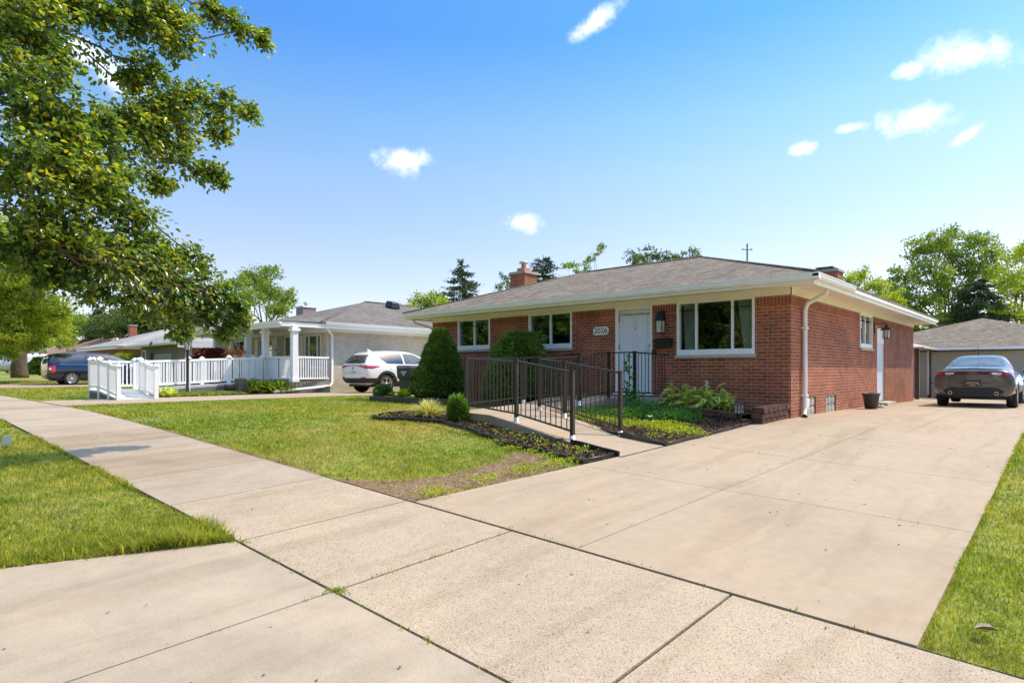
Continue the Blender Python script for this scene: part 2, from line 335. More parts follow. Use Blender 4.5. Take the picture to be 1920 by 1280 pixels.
def npmesh(name, V, Fc, mat, parent=None, att=None, origin=None, smooth=False):
    V = np.asarray(V, dtype=np.float32); Fc = np.asarray(Fc, dtype=np.int32)
    o0 = np.array([(V[:, 0].min()+V[:, 0].max())/2, (V[:, 1].min()+V[:, 1].max())/2, V[:, 2].min()]) if origin is None else np.array(origin)
    me = bpy.data.meshes.new(name); k = Fc.shape[1]
    me.vertices.add(len(V)); me.vertices.foreach_set('co', (V-o0.astype(np.float32)).ravel())
    me.loops.add(Fc.size); me.loops.foreach_set('vertex_index', Fc.ravel())
    me.polygons.add(len(Fc)); me.polygons.foreach_set('loop_start', np.arange(0, Fc.size, k, dtype=np.int32))
    if smooth: me.polygons.foreach_set('use_smooth', np.ones(len(Fc), dtype=bool))
    me.update(calc_edges=True)
    if att is not None:
        a = me.attributes.new('v', 'FLOAT', 'FACE'); a.data.foreach_set('value', np.asarray(att, dtype=np.float32))
    me.materials.append(M[mat] if isinstance(mat, str) else mat)
    o = bpy.data.objects.new(name, me); COL.objects.link(o)
    base = np.array(WL[parent.name]) if parent else np.zeros(3)
    o.location = tuple(o0-base); WL[o.name] = Vector(tuple(map(float, o0)))
    if parent: o.parent = parent
    return o
def unit(a): return a/np.maximum(1e-9, np.linalg.norm(a, axis=1, keepdims=True))
def leaves(P, Dn, N, length, width, fold=.25, att=None, hexa=False):
    """P base points, Dn directions, N normals -> leaf faces"""
    Dn = unit(Dn); side = unit(np.cross(Dn, N)); N = np.cross(side, Dn)
    n = len(P); length = np.broadcast_to(np.asarray(length), (n,))[:, None]; width = np.broadcast_to(np.asarray(width), (n,))[:, None]
    if hexa:
        b = P; t = P+Dn*length - N*length*.12
        l1 = P+Dn*length*.28+side*width*.46+N*width*fold; l2 = P+Dn*length*.66+side*width*.38+N*width*fold*.8
        r1 = P+Dn*length*.28-side*width*.46+N*width*fold; r2 = P+Dn*length*.66-side*width*.38+N*width*fold*.8
        V = np.stack([b, l1, l2, t, r2, r1], 1).reshape(-1, 3); i = np.arange(n)[:, None]*6
        Fc = np.stack([i+np.array([[0, 1, 2, 3]]), i+np.array([[0, 3, 4, 5]])], 1).reshape(-1, 4)
    else:
        b = P; t = P+Dn*length; l = P+Dn*length*.45+side*width*.5+N*width*fold; r = P+Dn*length*.45-side*width*.5+N*width*fold
        V = np.stack([b, l, t, r], 1).reshape(-1, 3); i = np.arange(n)[:, None]*4
        Fc = np.stack([i+np.array([[0, 1, 2]]), i+np.array([[0, 2, 3]])], 1).reshape(-1, 3)
    A = None if att is None else np.repeat(att, 2)
    return V, Fc, A
def rdir(n): return unit(rng.normal(size=(n, 3)))
def inpoly(x, y, poly):
    r = np.zeros(len(x), bool); n = len(poly)
    for i in range(n):
        x0, y0 = poly[i]; x1, y1 = poly[(i+1) % n]
        c = ((y0 > y) != (y1 > y)) & (x < (x1-x0)*(y-y0)/((y1-y0)+1e-12)+x0); r ^= c
    return r
# ------------------------------------------------------------------ camera, light, sky
cd = bpy.data.cameras.new('camera'); cam = bpy.data.objects.new('camera', cd); COL.objects.link(cam); S.camera = cam
cam.location = (0, 0, 1.52); cam.rotation_euler = (PI/2, 0, YAW)
cd.sensor_width = 36; cd.lens = F/1920*36; cd.shift_y = (HY-640)/1920; cd.clip_end = 2000; cd.clip_start = .05
SUN_AZ, SUN_EL = math.radians(31), math.radians(52)
sd = Vector((math.sin(SUN_AZ)*math.cos(SUN_EL), math.cos(SUN_AZ)*math.cos(SUN_EL), math.sin(SUN_EL)))
sl = bpy.data.lights.new('sun', 'SUN'); sl.energy = 2.0; sl.angle = math.radians(.6); sl.color = (1, .87, .70)
so = bpy.data.objects.new('sun', sl); COL.objects.link(so); so.rotation_euler = sd.to_track_quat('Z', 'Y').to_euler(); so.location = (10, 20, 40)
W = bpy.data.worlds.new('World'); S.world = W; W.use_nodes = True; nt = W.node_tree
bg = nt.nodes['Background']; bg.inputs[1].default_value = .15
sky = nt.nodes.new('ShaderNodeTexSky'); sky.sky_type = 'NISHITA'; sky.sun_disc = False; sky.sun_elevation = SUN_EL; sky.sun_rotation = SUN_AZ
sky.air_density = 1.0; sky.dust_density = .6; sky.ozone_density = 1.6; sky.altitude = 100
tc = nt.nodes.new('ShaderNodeTexCoord'); gd = tc.outputs['Generated']
cloud = None
CL = [(1115, 42, 78, 24, -28), (1808, 103, 95, 40, 8), (1702, 133, 36, 20, 0), (1716, 224, 80, 36, 0), (1597, 239, 38, 12, 0), (1502, 279, 32, 17, 0), (757, 302, 66, 30, 0),
      (985, 419, 48, 24, 0), (180, 110, 85, 30, 20), (225, 150, 60, 36, 0), (1812, 255, 46, 12, -30)]
for (px, py, sx, sy, rot) in CL:
    d = ray(px, py); rr = math.hypot(1, math.hypot((px-CX)/F, (HY-py)/F)); d = d/np.linalg.norm(d)
    right = np.array([d[1], -d[0], 0]); right /= np.linalg.norm(right); up = np.cross(right, d)
    a = math.radians(-rot); r2 = right*math.cos(a)+up*math.sin(a); u2 = -right*math.sin(a)+up*math.cos(a)
    vals = []
    for vec, sc in ((r2, sx), (u2, sy)):
        vm = nt.nodes.new('ShaderNodeVectorMath'); vm.operation = 'DOT_PRODUCT'; L(nt, gd, vm.inputs[0]); vm.inputs[1].default_value = tuple(vec*F*rr/sc*1.2); vals.append(vm.outputs['Value'])
    cb = nt.nodes.new('ShaderNodeCombineXYZ'); L(nt, vals[0], cb.inputs[0]); L(nt, vals[1], cb.inputs[1])
    ln = nt.nodes.new('ShaderNodeVectorMath'); ln.operation = 'LENGTH'; L(nt, cb.outputs[0], ln.inputs[0])
    if cloud is None: cloud = ln.outputs['Value']
    else:
        mn = nt.nodes.new('ShaderNodeMath'); mn.operation = 'MINIMUM'; L(nt, cloud, mn.inputs[0]); L(nt, ln.outputs['Value'], mn.inputs[1]); cloud = mn.outputs[0]
cn = noise_node(nt, 36, 10, .62, gd, .25)
ca = nt.nodes.new('ShaderNodeMath'); ca.operation = 'MULTIPLY_ADD'; L(nt, cn.outputs['Fac'], ca.inputs[0]); ca.inputs[1].default_value = -2.1; L(nt, cloud, ca.inputs[2])
cm = nt.nodes.new('ShaderNodeMapRange'); cm.interpolation_type = 'SMOOTHSTEP'; L(nt, ca.outputs[0], cm.inputs[0])
cm.inputs['From Min'].default_value = .15; cm.inputs['From Max'].default_value = -1.15; cm.inputs['To Min'].default_value = 0; cm.inputs['To Max'].default_value = .9
sxyz = nt.nodes.new('ShaderNodeSeparateXYZ'); L(nt, gd, sxyz.inputs[0])
sgr = ramp(nt, sxyz.outputs[2], [(0, (.68, .57, .62)), (.18, (.70, .61, .63)), (.30, (.65, .68, .69)), (.37, (.54, .68, .73)), (.48, (.29, .58, .85)), (.60, (.34, .62, .85)), (.74, (2.1, 1.85, 1.45)), (1, (3.0, 2.65, 2.05))])  # zenith stops raised beyond a natural sky, added fill for the shaded walls
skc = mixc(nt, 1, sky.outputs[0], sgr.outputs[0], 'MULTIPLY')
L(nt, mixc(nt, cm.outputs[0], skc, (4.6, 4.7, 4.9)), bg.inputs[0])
S.view_settings.view_transform = 'Standard'; S.view_settings.look = 'None'; S.view_settings.gamma = 1; S.view_settings.exposure = 1.12
S.render.engine = 'CYCLES'
S.cycles.max_bounces = 8; S.cycles.transparent_max_bounces = 12; S.cycles.use_denoising = True
# ------------------------------------------------------------------ terrain and paving
def axis_vals(lo, a, b, hi, fine):
    c = list(np.arange(a, b+.001, fine)); l = []; s = fine*2; x = a
    while x > lo: x -= s; l.append(x); s = min(s*1.5, 60)
    r = []; s = fine*2; x = b
    while x < hi: x += s; r.append(x); s = min(s*1.5, 60)
    return np.array(l[::-1]+c+r)
gx = axis_vals(-700, -26, 5, 500, .4); gy = axis_vals(-400, -6, 34.4, 700, .4)
XX, YY = np.meshgrid(gx, gy); ZZ = GN(XX, YY)
V = np.stack([XX, YY, ZZ], -1).reshape(-1, 3); nx, ny = len(gx), len(gy)
i = (np.arange(ny-1)[:, None]*nx+np.arange(nx-1)[None, :]).ravel()
go = npmesh('ground', V, np.stack([i, i+1, i+1+nx, i+nx], 1), 'lawn', smooth=True); tag(go, 'gently rising lawn ground around the houses', 'ground', kind='structure')
def slab_sheet(mb, poly4, h=.02, th=.10, m=0, step=.5):
    """a slab following the terrain, corners (x,y) ccw; top at G+h"""
    a, b, c, d = [np.array(p, float) for p in poly4]
    nu = max(1, int(np.linalg.norm(b-a)/step)); nv = max(1, int(np.linalg.norm(d-a)/step)); g = []
    for j in range(nv+1):
        row = []
        for k in range(nu+1):
            s, t = k/nu, j/nv; q = (a*(1-s)+b*s)*(1-t)+(d*(1-s)+c*s)*t; row.append((q[0], q[1], G(q[0], q[1])+h))
        g.append(row)
    i0 = len(mb.v); w = nu+1
    for row in g: mb.v += row
    for j in range(nv):
        for k in range(nu): mb.f.append((i0+j*w+k, i0+j*w+k+1, i0+(j+1)*w+k+1, i0+(j+1)*w+k)); mb.m.append(m); mb.sm.append(False)
    edge = [g[0][k] for k in range(nu+1)]+[g[j][nu] for j in range(1, nv+1)]+[g[nv][k] for k in range(nu-1, -1, -1)]+[g[j][0] for j in range(nv-1, 0, -1)]
    for k in range(len(edge)):
        p, q = edge[k], edge[(k+1) % len(edge)]; mb.quad((p[0], p[1], p[2]-th), (q[0], q[1], q[2]-th), q, p, m=m)
def inset(x0, x1, y0, y1, g=.006): return [(x0+g, y0+g), (x1-g, y0+g), (x1-g, y1-g), (x0+g, y1-g)]
# bedding strip below the paving joints
def flat_poly(name, poly, h, mat, label, kind='structure', cat=None, step=.35):
    xs = [p[0] for p in poly]; ys = [p[1] for p in poly]; bm = bmesh.new()
    vs = [bm.verts.new((p[0], p[1], 0)) for p in poly]; bm.faces.new(vs)
    x = min(xs)+step
    while x < max(xs): bmesh.ops.bisect_plane(bm, geom=bm.verts[:]+bm.edges[:]+bm.faces[:], plane_co=(x, 0, 0), plane_no=(1, 0, 0)); x += step
    y = min(ys)+step
    while y < max(ys): bmesh.ops.bisect_plane(bm, geom=bm.verts[:]+bm.edges[:]+bm.faces[:], plane_co=(0, y, 0), plane_no=(0, 1, 0)); y += step
    for v in bm.verts: v.co.z = G(v.co.x, v.co.y)+(h(v.co.x, v.co.y) if callable(h) else h)
    bmesh.ops.recalc_face_normals(bm, faces=bm.faces[:])
    for f in bm.faces:
        if f.normal.z < 0: f.normal_flip()
        f.smooth = True
    me = bpy.data.meshes.new(name); bm.to_mesh(me); bm.free(); me.materials.append(M[mat])
    o = bpy.data.objects.new(name, me); COL.objects.link(o); WL[o.name] = Vector((0, 0, 0)); tag(o, label, cat or name.replace('_', ' '), kind=kind); return o
SW0, SW1 = 1.95, 3.52
flat_poly('joint_bed', [(-60, 1.93), (6, 1.93), (6, 3.56), (-60, 3.56)], .006, 'joint', 'dark soil showing in the sidewalk joints', step=.8)
sw = MB(); xj = [6, 4.4, 2.9, 1.35, .1, -1.47, -3.24, -4.57, -6.03, -7.45, -8.9, -10.3, -11.7]
matsel = [0, 0, 0, 0, 0, 0, 0, 0, 1, 2, 1, 2, 1]
x = -11.7
while x > -58: x -= 1.5; xj.append(x); matsel.append(random.choice([1, 1, 2]))
for k in range(len(xj)-1):
    slab_sheet(sw, inset(xj[k+1], xj[k], SW0, SW1, .009 if k < 8 else .005), .018+random.uniform(0, .004), .06, matsel[k])
tag(sw.build('sidewalk', ['conc_a', 'conc_w', 'conc_t']), 'pale concrete sidewalk of square slabs along the street', 'sidewalk', kind='structure')
ap = MB()
slab_sheet(ap, [(-5.5, .0), (-3.25, .0), (-3.25, SW0-.014), (-4.58, SW0-.014)], .020, .06)
slab_sheet(ap, [(-6.4, -1.9), (-3.25, -1.9), (-3.25, -.014), (-5.5, -.014)], .020, .06)
slab_sheet(ap, inset(-3.24, -1.3, -1.9, SW0-.006, .007), .022, .06); slab_sheet(ap, inset(-1.3, .7, -1.9, SW0-.006, .007), .021, .06)
flat_poly('joint_bed', [(-6.5, -1.9), (.8, -1.9), (.8, 1.93), (-4.7, 1.93)], .005, 'joint', 'dark soil under the driveway apron joints', step=.8)
tag(ap.build('driveway_apron', 'conc_w'), 'smooth pale concrete apron between sidewalk and street', 'apron', kind='structure')
dv = MB()
def dleft(y): return -4.47+(y-3.55)*.062 if y < 8 else -4.19
yj = [3.532, 5.92, 8.13, 10.35, 12.68]
for k in range(4):
    a, b = yj[k]+.004, yj[k+1]-.004
    slab_sheet(dv, [(dleft(a), a), (-2.61+(a-3.5)*.02-.004, a), (-2.61+(b-3.5)*.02-.004, b), (dleft(b), b)], .024, .12)
    slab_sheet(dv, [(-2.61+(a-3.5)*.02+.004, a), (-.55, a), (-.55, b), (-2.61+(b-3.5)*.02+.004, b)], .024, .12)
yj2 = [12.68, 15.2, 17.9, 20.6, 23.3, 26.0, 28.7, 31.25]
for k in range(7):
    a, b = yj2[k]+.004, yj2[k+1]-.004
    if b < 25.1: slab_sheet(dv, [(-4.05, a), (-1.9, a), (-1.9, b), (-4.05, b)], .024, .1)
    else: slab_sheet(dv, [(-8.0, a), (-1.9, a), (-1.9, b), (-8.0, b)], .024, .1)
    slab_sheet(dv, [(-1.892, a), (1.6, a), (1.6, b), (-1.892, b)], .024, .1)
flat_poly('joint_bed', [(-4.4, 3.6), (-.6, 3.6), (-.6, 12.6), (-4.12, 12.6)], .010, 'joint', 'dark soil under the driveway slab joints', step=.8)
tag(dv.build('driveway', 'conc_s'), 'broad beige concrete driveway beside the red brick house', 'driveway', kind='structure')
nd = MB(); y = 3.54
while y < 22: slab_sheet(nd, inset(-21.6, -20.05, y, y+2.2), .03, .1); slab_sheet(nd, inset(-20.05, -18.5, y, y+2.2), .03, .1); y += 2.2
tag(nd.build('driveway', 'conc_s'), 'narrow concrete driveway beside the cream brick house', 'driveway', kind='structure')
fd = MB(); y = 3.54
while y < 13: slab_sheet(fd, inset(-37.6, -33.6, y, y+2.4), .03, .1); y += 2.4
tag(fd.build('driveway', 'conc_s'), 'far concrete driveway under the navy minivan', 'driveway', kind='structure')
# road behind the camera
rd = MB(); x = -80
while x < 40: slab_sheet(rd, [(x, -11), (x+5, -11), (x+5, -3.0), (x, -3.0)], .012, .05, step=2.5); x += 5
tag(rd.build('street', 'asphalt'), 'grey asphalt street along the front lawns', 'street', kind='structure')
kb = MB(); x = -80
while x < 40:
    if not (-7 < x < 1): kb.hexa([(x, -2.98, G(x, -2.98)-.05), (x+2, -2.98, G(x+2, -2.98)-.05), (x+2, -2.82, G(x+2, -2.82)-.05), (x, -2.82, G(x, -2.82)-.05), (x, -2.98, G(x, -2.98)+.12), (x+2, -2.98, G(x+2, -2.98)+.12), (x+2, -2.82, G(x+2, -2.82)+.12), (x, -2.82, G(x, -2.82)+.12)])
    x += 2
tag(kb.build('kerb', 'conc_w'), 'low concrete kerb along the street', 'kerb', kind='structure')
# ------------------------------------------------------------------ beds
SOIL = [(-5.95, 3.56), (-5.35, 3.95), (-5.12, 4.5), (-5.2, 5.1), (-5.3, 5.6), (-5.6, 6.0), (-5.45, 6.2), (-5.0, 6.15), (-4.45, 5.85), (-4.36, 5.2), (-4.42, 4.3), (-4.46, 3.56)]
SOIL2 = [(-18, 3.54), (-6.2, 3.54), (-6.2, 3.62), (-9, 3.63), (-18, 3.60)]
BEDL = [(-10.0, 6.85), (-10.45, 7.5), (-10.3, 8.1), (-9.75, 8.55), (-9.3, 9.6), (-8.85, 9.6), (-8.6, 8.3), (-8.2, 7.9), (-7.5, 7.7), (-6.6, 7.35), (-5.3, 7.05), (-4.3, 6.7), (-4.35, 6.02), (-5.3, 6.25), (-5.95, 6.3), (-6.55, 6.62), (-7.1, 6.85), (-7.8, 7.1), (-8.4, 7.25), (-9.2, 7.1), (-9.65, 6.8)]
BEDR = [(-8.1, 9.3), (-5.25, 8.22), (-4.2, 7.78), (-4.16, 9.3), (-4.17, 11.0), (-4.02, 12.38), (-8.2, 12.38), (-7.9, 10.6)]
BEDH = [(-14.9, 10.15), (-12.5, 10.3), (-9.45, 10.75), (-9.45, 12.38), (-15.3, 12.38)]
NBED = [(-21.8, 6.6), (-22.6, 6.9), (-24.6, 11.0), (-23.0, 12.6), (-21.7, 12.9)]
flat_poly('dirt_patch', SOIL, .010, 'soil', 'bare brown soil patch at the lawn corner by the driveway')
flat_poly('dirt_strip', SOIL2, .008, 'soil', 'bare soil strip along the sidewalk edge of the lawn')
def hump(x, y): return .05
flat_poly('mulch_bed', BEDL, .03, 'mulch', 'curved mulch bed between lawn and concrete ramp')
flat_poly('mulch_bed', BEDR, .045, 'mulch', 'mulch bed between ramp, driveway and brick wall')
flat_poly('mulch_bed', BEDH, .06, 'mulch', 'raised dark bed under the evergreen shrubs by the wall')
flat_poly('mulch_bed', NBED, .04, 'mulch', 'dark bed beside the white ramp of the neighbouring house')
def scatter(poly, n):
    xs = [p[0] for p in poly]; ys = [p[1] for p in poly]
    x = rng.uniform(min(xs), max(xs), n*3); y = rng.uniform(min(ys), max(ys), n*3); k = inpoly(x, y, poly); return x[k][:n], y[k][:n]
for poly, n, hh, lab in ((BEDL, 9000, .03, 'brown bark chips covering the curved bed by the lawn'), (BEDR, 9000, .045, 'brown bark chips covering the bed by the driveway')):
    x, y = scatter(poly, n); k = len(x); P = np.stack([x, y, GN(x, y)+hh+rng.uniform(0, .03, k)], 1)
    D = rdir(k); D[:, 2] *= .35; N = rdir(k)*.6+np.array([0, 0, 1.0])
    v, f, a = leaves(P, D, N, rng.uniform(.025, .075, k), rng.uniform(.012, .03, k), .05, rng.random(k))
    tag(npmesh('bark_mulch', v, f, 'l_chip', att=a), lab, 'mulch', kind='stuff')
x, y = scatter(SOIL, 1800); k = len(x); P = np.stack([x, y, GN(x, y)+.010], 1); D = rdir(k); D[:, 2] = np.abs(D[:, 2])*.4; N = rdir(k)+np.array([0, 0, .6])
v, f, a = leaves(P, D, N, rng.uniform(.008, .03, k), rng.uniform(.006, .014, k), .1, rng.random(k)); tag(npmesh('soil_clods', v, f, 'soil', att=a), 'loose crumbs of dry soil on the bare lawn corner', 'soil', kind='stuff')
def strip_edge(name, pts, label, h=.085, w=.014, parent=None, mat='edging'):
    mb = MB(); P = []
    for k in range(len(pts)-1):
        a, b = np.array(pts[k]), np.array(pts[k+1]); n = max(1, int(np.linalg.norm(b-a)/.25))
        for j in range(n): P.append(a+(b-a)*j/n)
    P.append(np.array(pts[-1])); Q = []
    for k, p in enumerate(P):
        wob = .012*math.sin(k*1.7)+random.uniform(-.006, .006); Q.append((p[0]+wob, p[1]+wob, G(p[0], p[1])))
    for k in range(len(Q)-1):
        a, b = Q[k], Q[k+1]; mb.bar((a[0], a[1], a[2]+h/2-.02), (b[0], b[1], b[2]+h/2-.02), w, h)
    mb.tube([(q[0], q[1], q[2]+h-.02) for q in Q], .014, 8)
    return tag(mb.build(name, mat), label, 'garden edging')
strip_edge('garden_edging', [(-4.32, 6.64), (-4.35, 6.02), (-5.3, 6.25), (-5.95, 6.3), (-6.55, 6.62), (-7.1, 6.85), (-7.8, 7.1), (-8.4, 7.25), (-9.2, 7.1), (-9.65, 6.8), (-10.0, 6.85), (-10.45, 7.5), (-10.3, 8.1), (-9.75, 8.55), (-9.3, 9.6), (-9.1, 10.4)], 'black plastic edging curving around the lawn side bed')
strip_edge('garden_edging', [(-5.2, 8.18), (-4.2, 7.76), (-4.17, 9.3), (-4.2, 10.9)], 'black plastic edging between the planted bed and driveway')
strip_edge('garden_edging', [(-5.3, 7.02), (-4.28, 6.68)], 'short black board along the foot of the concrete ramp', h=.105, w=.025)
strip_edge('garden_edging', [(-15.3, 11.9), (-14.9, 10.15), (-12.5, 10.3), (-9.8, 10.7)], 'dark board edging in front of the evergreen shrubs', h=.17, w=.05, mat='brown')
# ------------------------------------------------------------------ grass
NB = 620000
lr = np.exp(rng.uniform(math.log(2.2), math.log(42), NB)); an = rng.uniform(-.86, .82, NB)
dx = VV[0]*np.cos(an)+RR[0]*np.sin(an); dy = VV[1]*np.cos(an)+RR[1]*np.sin(an)
x = lr*dx; y = lr*dy
# slightly noisy lookup for ragged borders
jx = x+rng.normal(0, .03, NB); jy = y+rng.normal(0, .03, NB)
main = (jx > -18.45) & (jx < -4.5+(jy-3.55).clip(0, 4.5)*.062) & (jy > 3.62) & (jy < 12.3)
for p in (BEDL, BEDH, BEDR): main &= ~inpoly(x, y, p)
RAMPZ = [(-4.2, 6.6), (-4.2, 7.8), (-7.6, 9.1), (-7.9, 12.4), (-9.1, 12.4), (-8.9, 9.0), (-8.3, 7.8), (-5.3, 7.0)]
main &= ~inpoly(x, y, RAMPZ)
s1 = inpoly(x+rng.normal(0, .10, NB), y+rng.normal(0, .10, NB), SOIL); edge1 = (jx > dleft(6)-.16-.1*rng.random(NB))
sn = np.sin(x*3.1+1)*np.sin(x*1.3)+rng.normal(0, .5, NB)
s2 = (jy < 3.70+.06*np.sin(x*2.3)) & (rng.random(NB) > .5) & (sn < .6)
main &= ~(s1 & ~(rng.random(NB) < .05) & ~(edge1 & (np.sin(y*5)+np.sin(y*2.1) > -.1) & (rng.random(NB) < .6))); main &= ~s2
fx = -4.58-(SW0-jy)*.47
verge = (jy < 1.925) & (jx < fx-.02) & (jy > -2.8)
right = (jx > -.52) & (jy > 3.56) & (jy < 30)
farL = (jx < -21.65) & (jy > 3.6) & (jy < 12.6) & ~inpoly(x, y, NBED) & ~((x > -37.7) & (x < -33.5)) & ~inpoly(x, y, [(-20, 5), (-20, 6.6), (-23, 6.9), (-24.8, 11.6), (-25.5, 11.4), (-24.3, 6), (-24, 4.9)])
keep = main | verge | right | farL
x, y, lr = x[keep], y[keep], lr[keep]; n = len(x)
tuft = (x < -3.9) & (x > -6.2) & (y < 1.95) & (y > .9)       # long clump at the apron corner
clump = np.exp(-(((x+5.0)/.55)**2+((y-1.72)/.38)**2))
ex = []; ey = []
for (x0, y0, x1, y1, c_) in ((-.535, 3.58, -.535, 13, 3600), (-12, 1.93, -4.62, 1.93, 3000), (-5.52, .0, -4.62, 1.9, 2200), (-16, 3.6, -6, 3.6, 1500), (-.2, 3.57, 3, 3.57, 900), (-9.9, 6.75, -6.2, 6.72, 700)):
    t_ = rng.random(c_); ex.append(x0+(x1-x0)*t_+rng.normal(0, .012, c_)); ey.append(y0+(y1-y0)*t_+rng.normal(0, .012, c_))
ex = np.concatenate(ex); ey = np.concatenate(ey); ne = len(ex); x = np.concatenate([x, ex]); y = np.concatenate([y, ey]); lr = np.concatenate([lr, np.hypot(ex, ey)]); n = len(x)
bst = np.ones(n); bst[-ne:] = rng.uniform(.7, 1.5, ne)*(.75+.55*np.sin(ex*4.1+ey*3.3)*np.sin(ex*1.7+1)+.2*rng.random(ne))
clump = np.exp(-(((x+5.0-.3*(y-1.3))/.42)**2+((y-1.15)/.85)**2))*(x < -4.4)*(y < 1.96)
z = GN(x, y)
ptch = np.sin(x*1.9+np.sin(y*1.3)*2)*np.sin(y*1.7+1.1)
h = rng.uniform(.022, .05, n)*(1+.35*ptch)*(1+1.5*clump)*bst; wd = rng.uniform(.003, .006, n)*np.maximum(1, lr/3.6)*(1+.8*clump); h *= np.maximum(1, lr/26)
az = rng.uniform(0, 2*PI, n); lean = rng.uniform(.1, .95, n)*h
P = np.stack([x, y, z-.004], 1); side = np.stack([np.cos(az), np.sin(az), np.zeros(n)], 1)*wd[:, None]/2
ld = rng.uniform(0, 2*PI, n); tip = P+np.stack([np.cos(ld)*lean, np.sin(ld)*lean, h], 1)
midp = P+np.stack([np.cos(ld)*lean*.3, np.sin(ld)*lean*.3, h*.6], 1)
V = np.stack([P-side, P+side, midp+side*.8, tip, midp-side*.8], 1).reshape(-1, 3)
i = np.arange(n)[:, None]*5
Fq = (i+np.array([[0, 1, 2, 4]])); Ft = i+np.array([[4, 2, 3, 3]])
Vt = V; 
Fc3 = np.concatenate([i+np.array([[0, 1, 2]]), i+np.array([[0, 2, 4]]), i+np.array([[4, 2, 3]])])
va = rng.random(n)
tag(npmesh('grass', Vt, Fc3, 'blade', att=np.tile(va, 3)), 'short green lawn grass with dry straw patches', 'grass', kind='stuff')
# weeds in the joints
wx = []; wy = []
def weeds(x0, y0, x1, y1, n, spread=.02, cl=5):
    for _ in range(n):
        t = rng.random(); cx_, cy_ = x0+(x1-x0)*t, y0+(y1-y0)*t
        for _ in range(cl): wx.append(cx_+rng.normal(0, .035)*(1 if abs(x1-x0) > abs(y1-y0) else .4)); wy.append(cy_+rng.normal(0, .035)*(1 if abs(y1-y0) > abs(x1-x0) else .4))
weeds(-3.24, 1.0, -3.24, 3.5, 26); weeds(-4.6, 1.95, -1.5, 1.95, 36); weeds(-4.4, 3.55, -.6, 3.55, 50); weeds(-2.6, 5.9, -2.45, 12, 44); weeds(-4.0, 8.13, -2.6, 8.13, 24); weeds(-4.1, 10.35, -2.2, 10.35, 20)
weeds(-4.3, 7.0, -4.25, 7.7, 6); weeds(-3.27, 1.93, -3.2, 1.99, 16, cl=12); weeds(-4.62, 1.9, -4.5, 2.0, 12, cl=12); weeds(-3.2, 12.68, -2.4, 12.68, 8); weeds(-1.2, 5.92, -.6, 5.92, 8)
x = np.array(wx); y = np.array(wy); n = len(x); z = GN(x, y)+.008; hh = rng.uniform(.014, .04, n)
Pw = np.stack([x, y, z], 1); Dw = rng.normal(0, .6, (n, 3)); Dw[:, 2] = 1
v, f, a = leaves(Pw, Dw, rdir(n), hh, hh*.22, .1, rng.random(n))
tag(npmesh('weeds', v, f, 'l_mid', att=a), 'tiny weeds growing in the concrete joints', 'weeds', kind='stuff')
n = 420; x = rng.uniform(-12, -.6, n); y = rng.uniform(.3, 14, n); k = ((y < SW1) & (y > SW0)) | ((x > -4.1) & (x < -.7) & (y > 3.7)) | ((x > -4.4) & (y < 1.9)); x, y = x[k], y[k]; n = len(x)
P = np.stack([x, y, GN(x, y)+np.where((y > 3.6), .028, .026)], 1); v, f, a = leaves(P, rdir(n)*np.array([1, 1, .15]), rdir(n)*.3+np.array([0, 0, 1.0]), rng.uniform(.008, .035, n), rng.uniform(.006, .02, n), .2, rng.random(n))
tag(npmesh('dirt_crumbs', v, f, 'l_chip', att=a), 'dark crumbs and dry leaf bits scattered on the concrete', 'debris', kind='stuff')
# ------------------------------------------------------------------ walls with openings
def wall(mb, ax, c, a0, a1, z0, z1, ops, depth, out, m=0, mr=None):
    """ax 'y': plane y=c spanning x; ax 'x': plane x=c spanning y. out = +1/-1 outward side. ops [(a0,a1,z0,z1)]"""
    mr = m if mr is None else mr
    As = sorted({a0, a1, *[o[0] for o in ops], *[o[1] for o in ops]}); Zs = sorted({z0, z1, *[o[2] for o in ops], *[o[3] for o in ops]})
    def pt(a, z, d=0): return (a, c-out*d, z) if ax == 'y' else (c-out*d, a, z)
    flip = (ax == 'y' and out > 0) or (ax == 'x' and out < 0)
    def q(*p, mm=m): mb.quad(*(p[::-1] if flip else p), m=mm)
    for i in range(len(As)-1):
        for j in range(len(Zs)-1):
            ca, cz = (As[i]+As[i+1])/2, (Zs[j]+Zs[j+1])/2
            if any(o[0] < ca < o[1] and o[2] < cz < o[3] for o in ops): continue
            q(pt(As[i], Zs[j]), pt(As[i+1], Zs[j]), pt(As[i+1], Zs[j+1]), pt(As[i], Zs[j+1]))
    for (b0, b1, y0, y1) in ops:
        q(pt(b0, y0), pt(b0, y1), pt(b0, y1, depth), pt(b0, y0, depth), mm=mr)
        q(pt(b1, y1), pt(b1, y0), pt(b1, y0, depth), pt(b1, y1, depth), mm=mr)
        q(pt(b0, y1), pt(b1, y1), pt(b1, y1, depth), pt(b0, y1, depth), mm=mr)
        q(pt(b1, y0), pt(b0, y0), pt(b0, y0, depth), pt(b1, y0, depth), mm=mr)
def obox(mb, ax, c, out, a0, a1, z0, z1, d0, d1, m=0):
    """box in wall coordinates: a along, z up, from depth d0 to d1 behind the wall face (negative = proud)"""
    p, q = c-out*d0, c-out*d1; lo, hi = min(p, q), max(p, q)
    if ax == 'y': mb.box(a0, a1, lo, hi, z0, z1, m)
    else: mb.box(lo, hi, a0, a1, z0, z1, m)
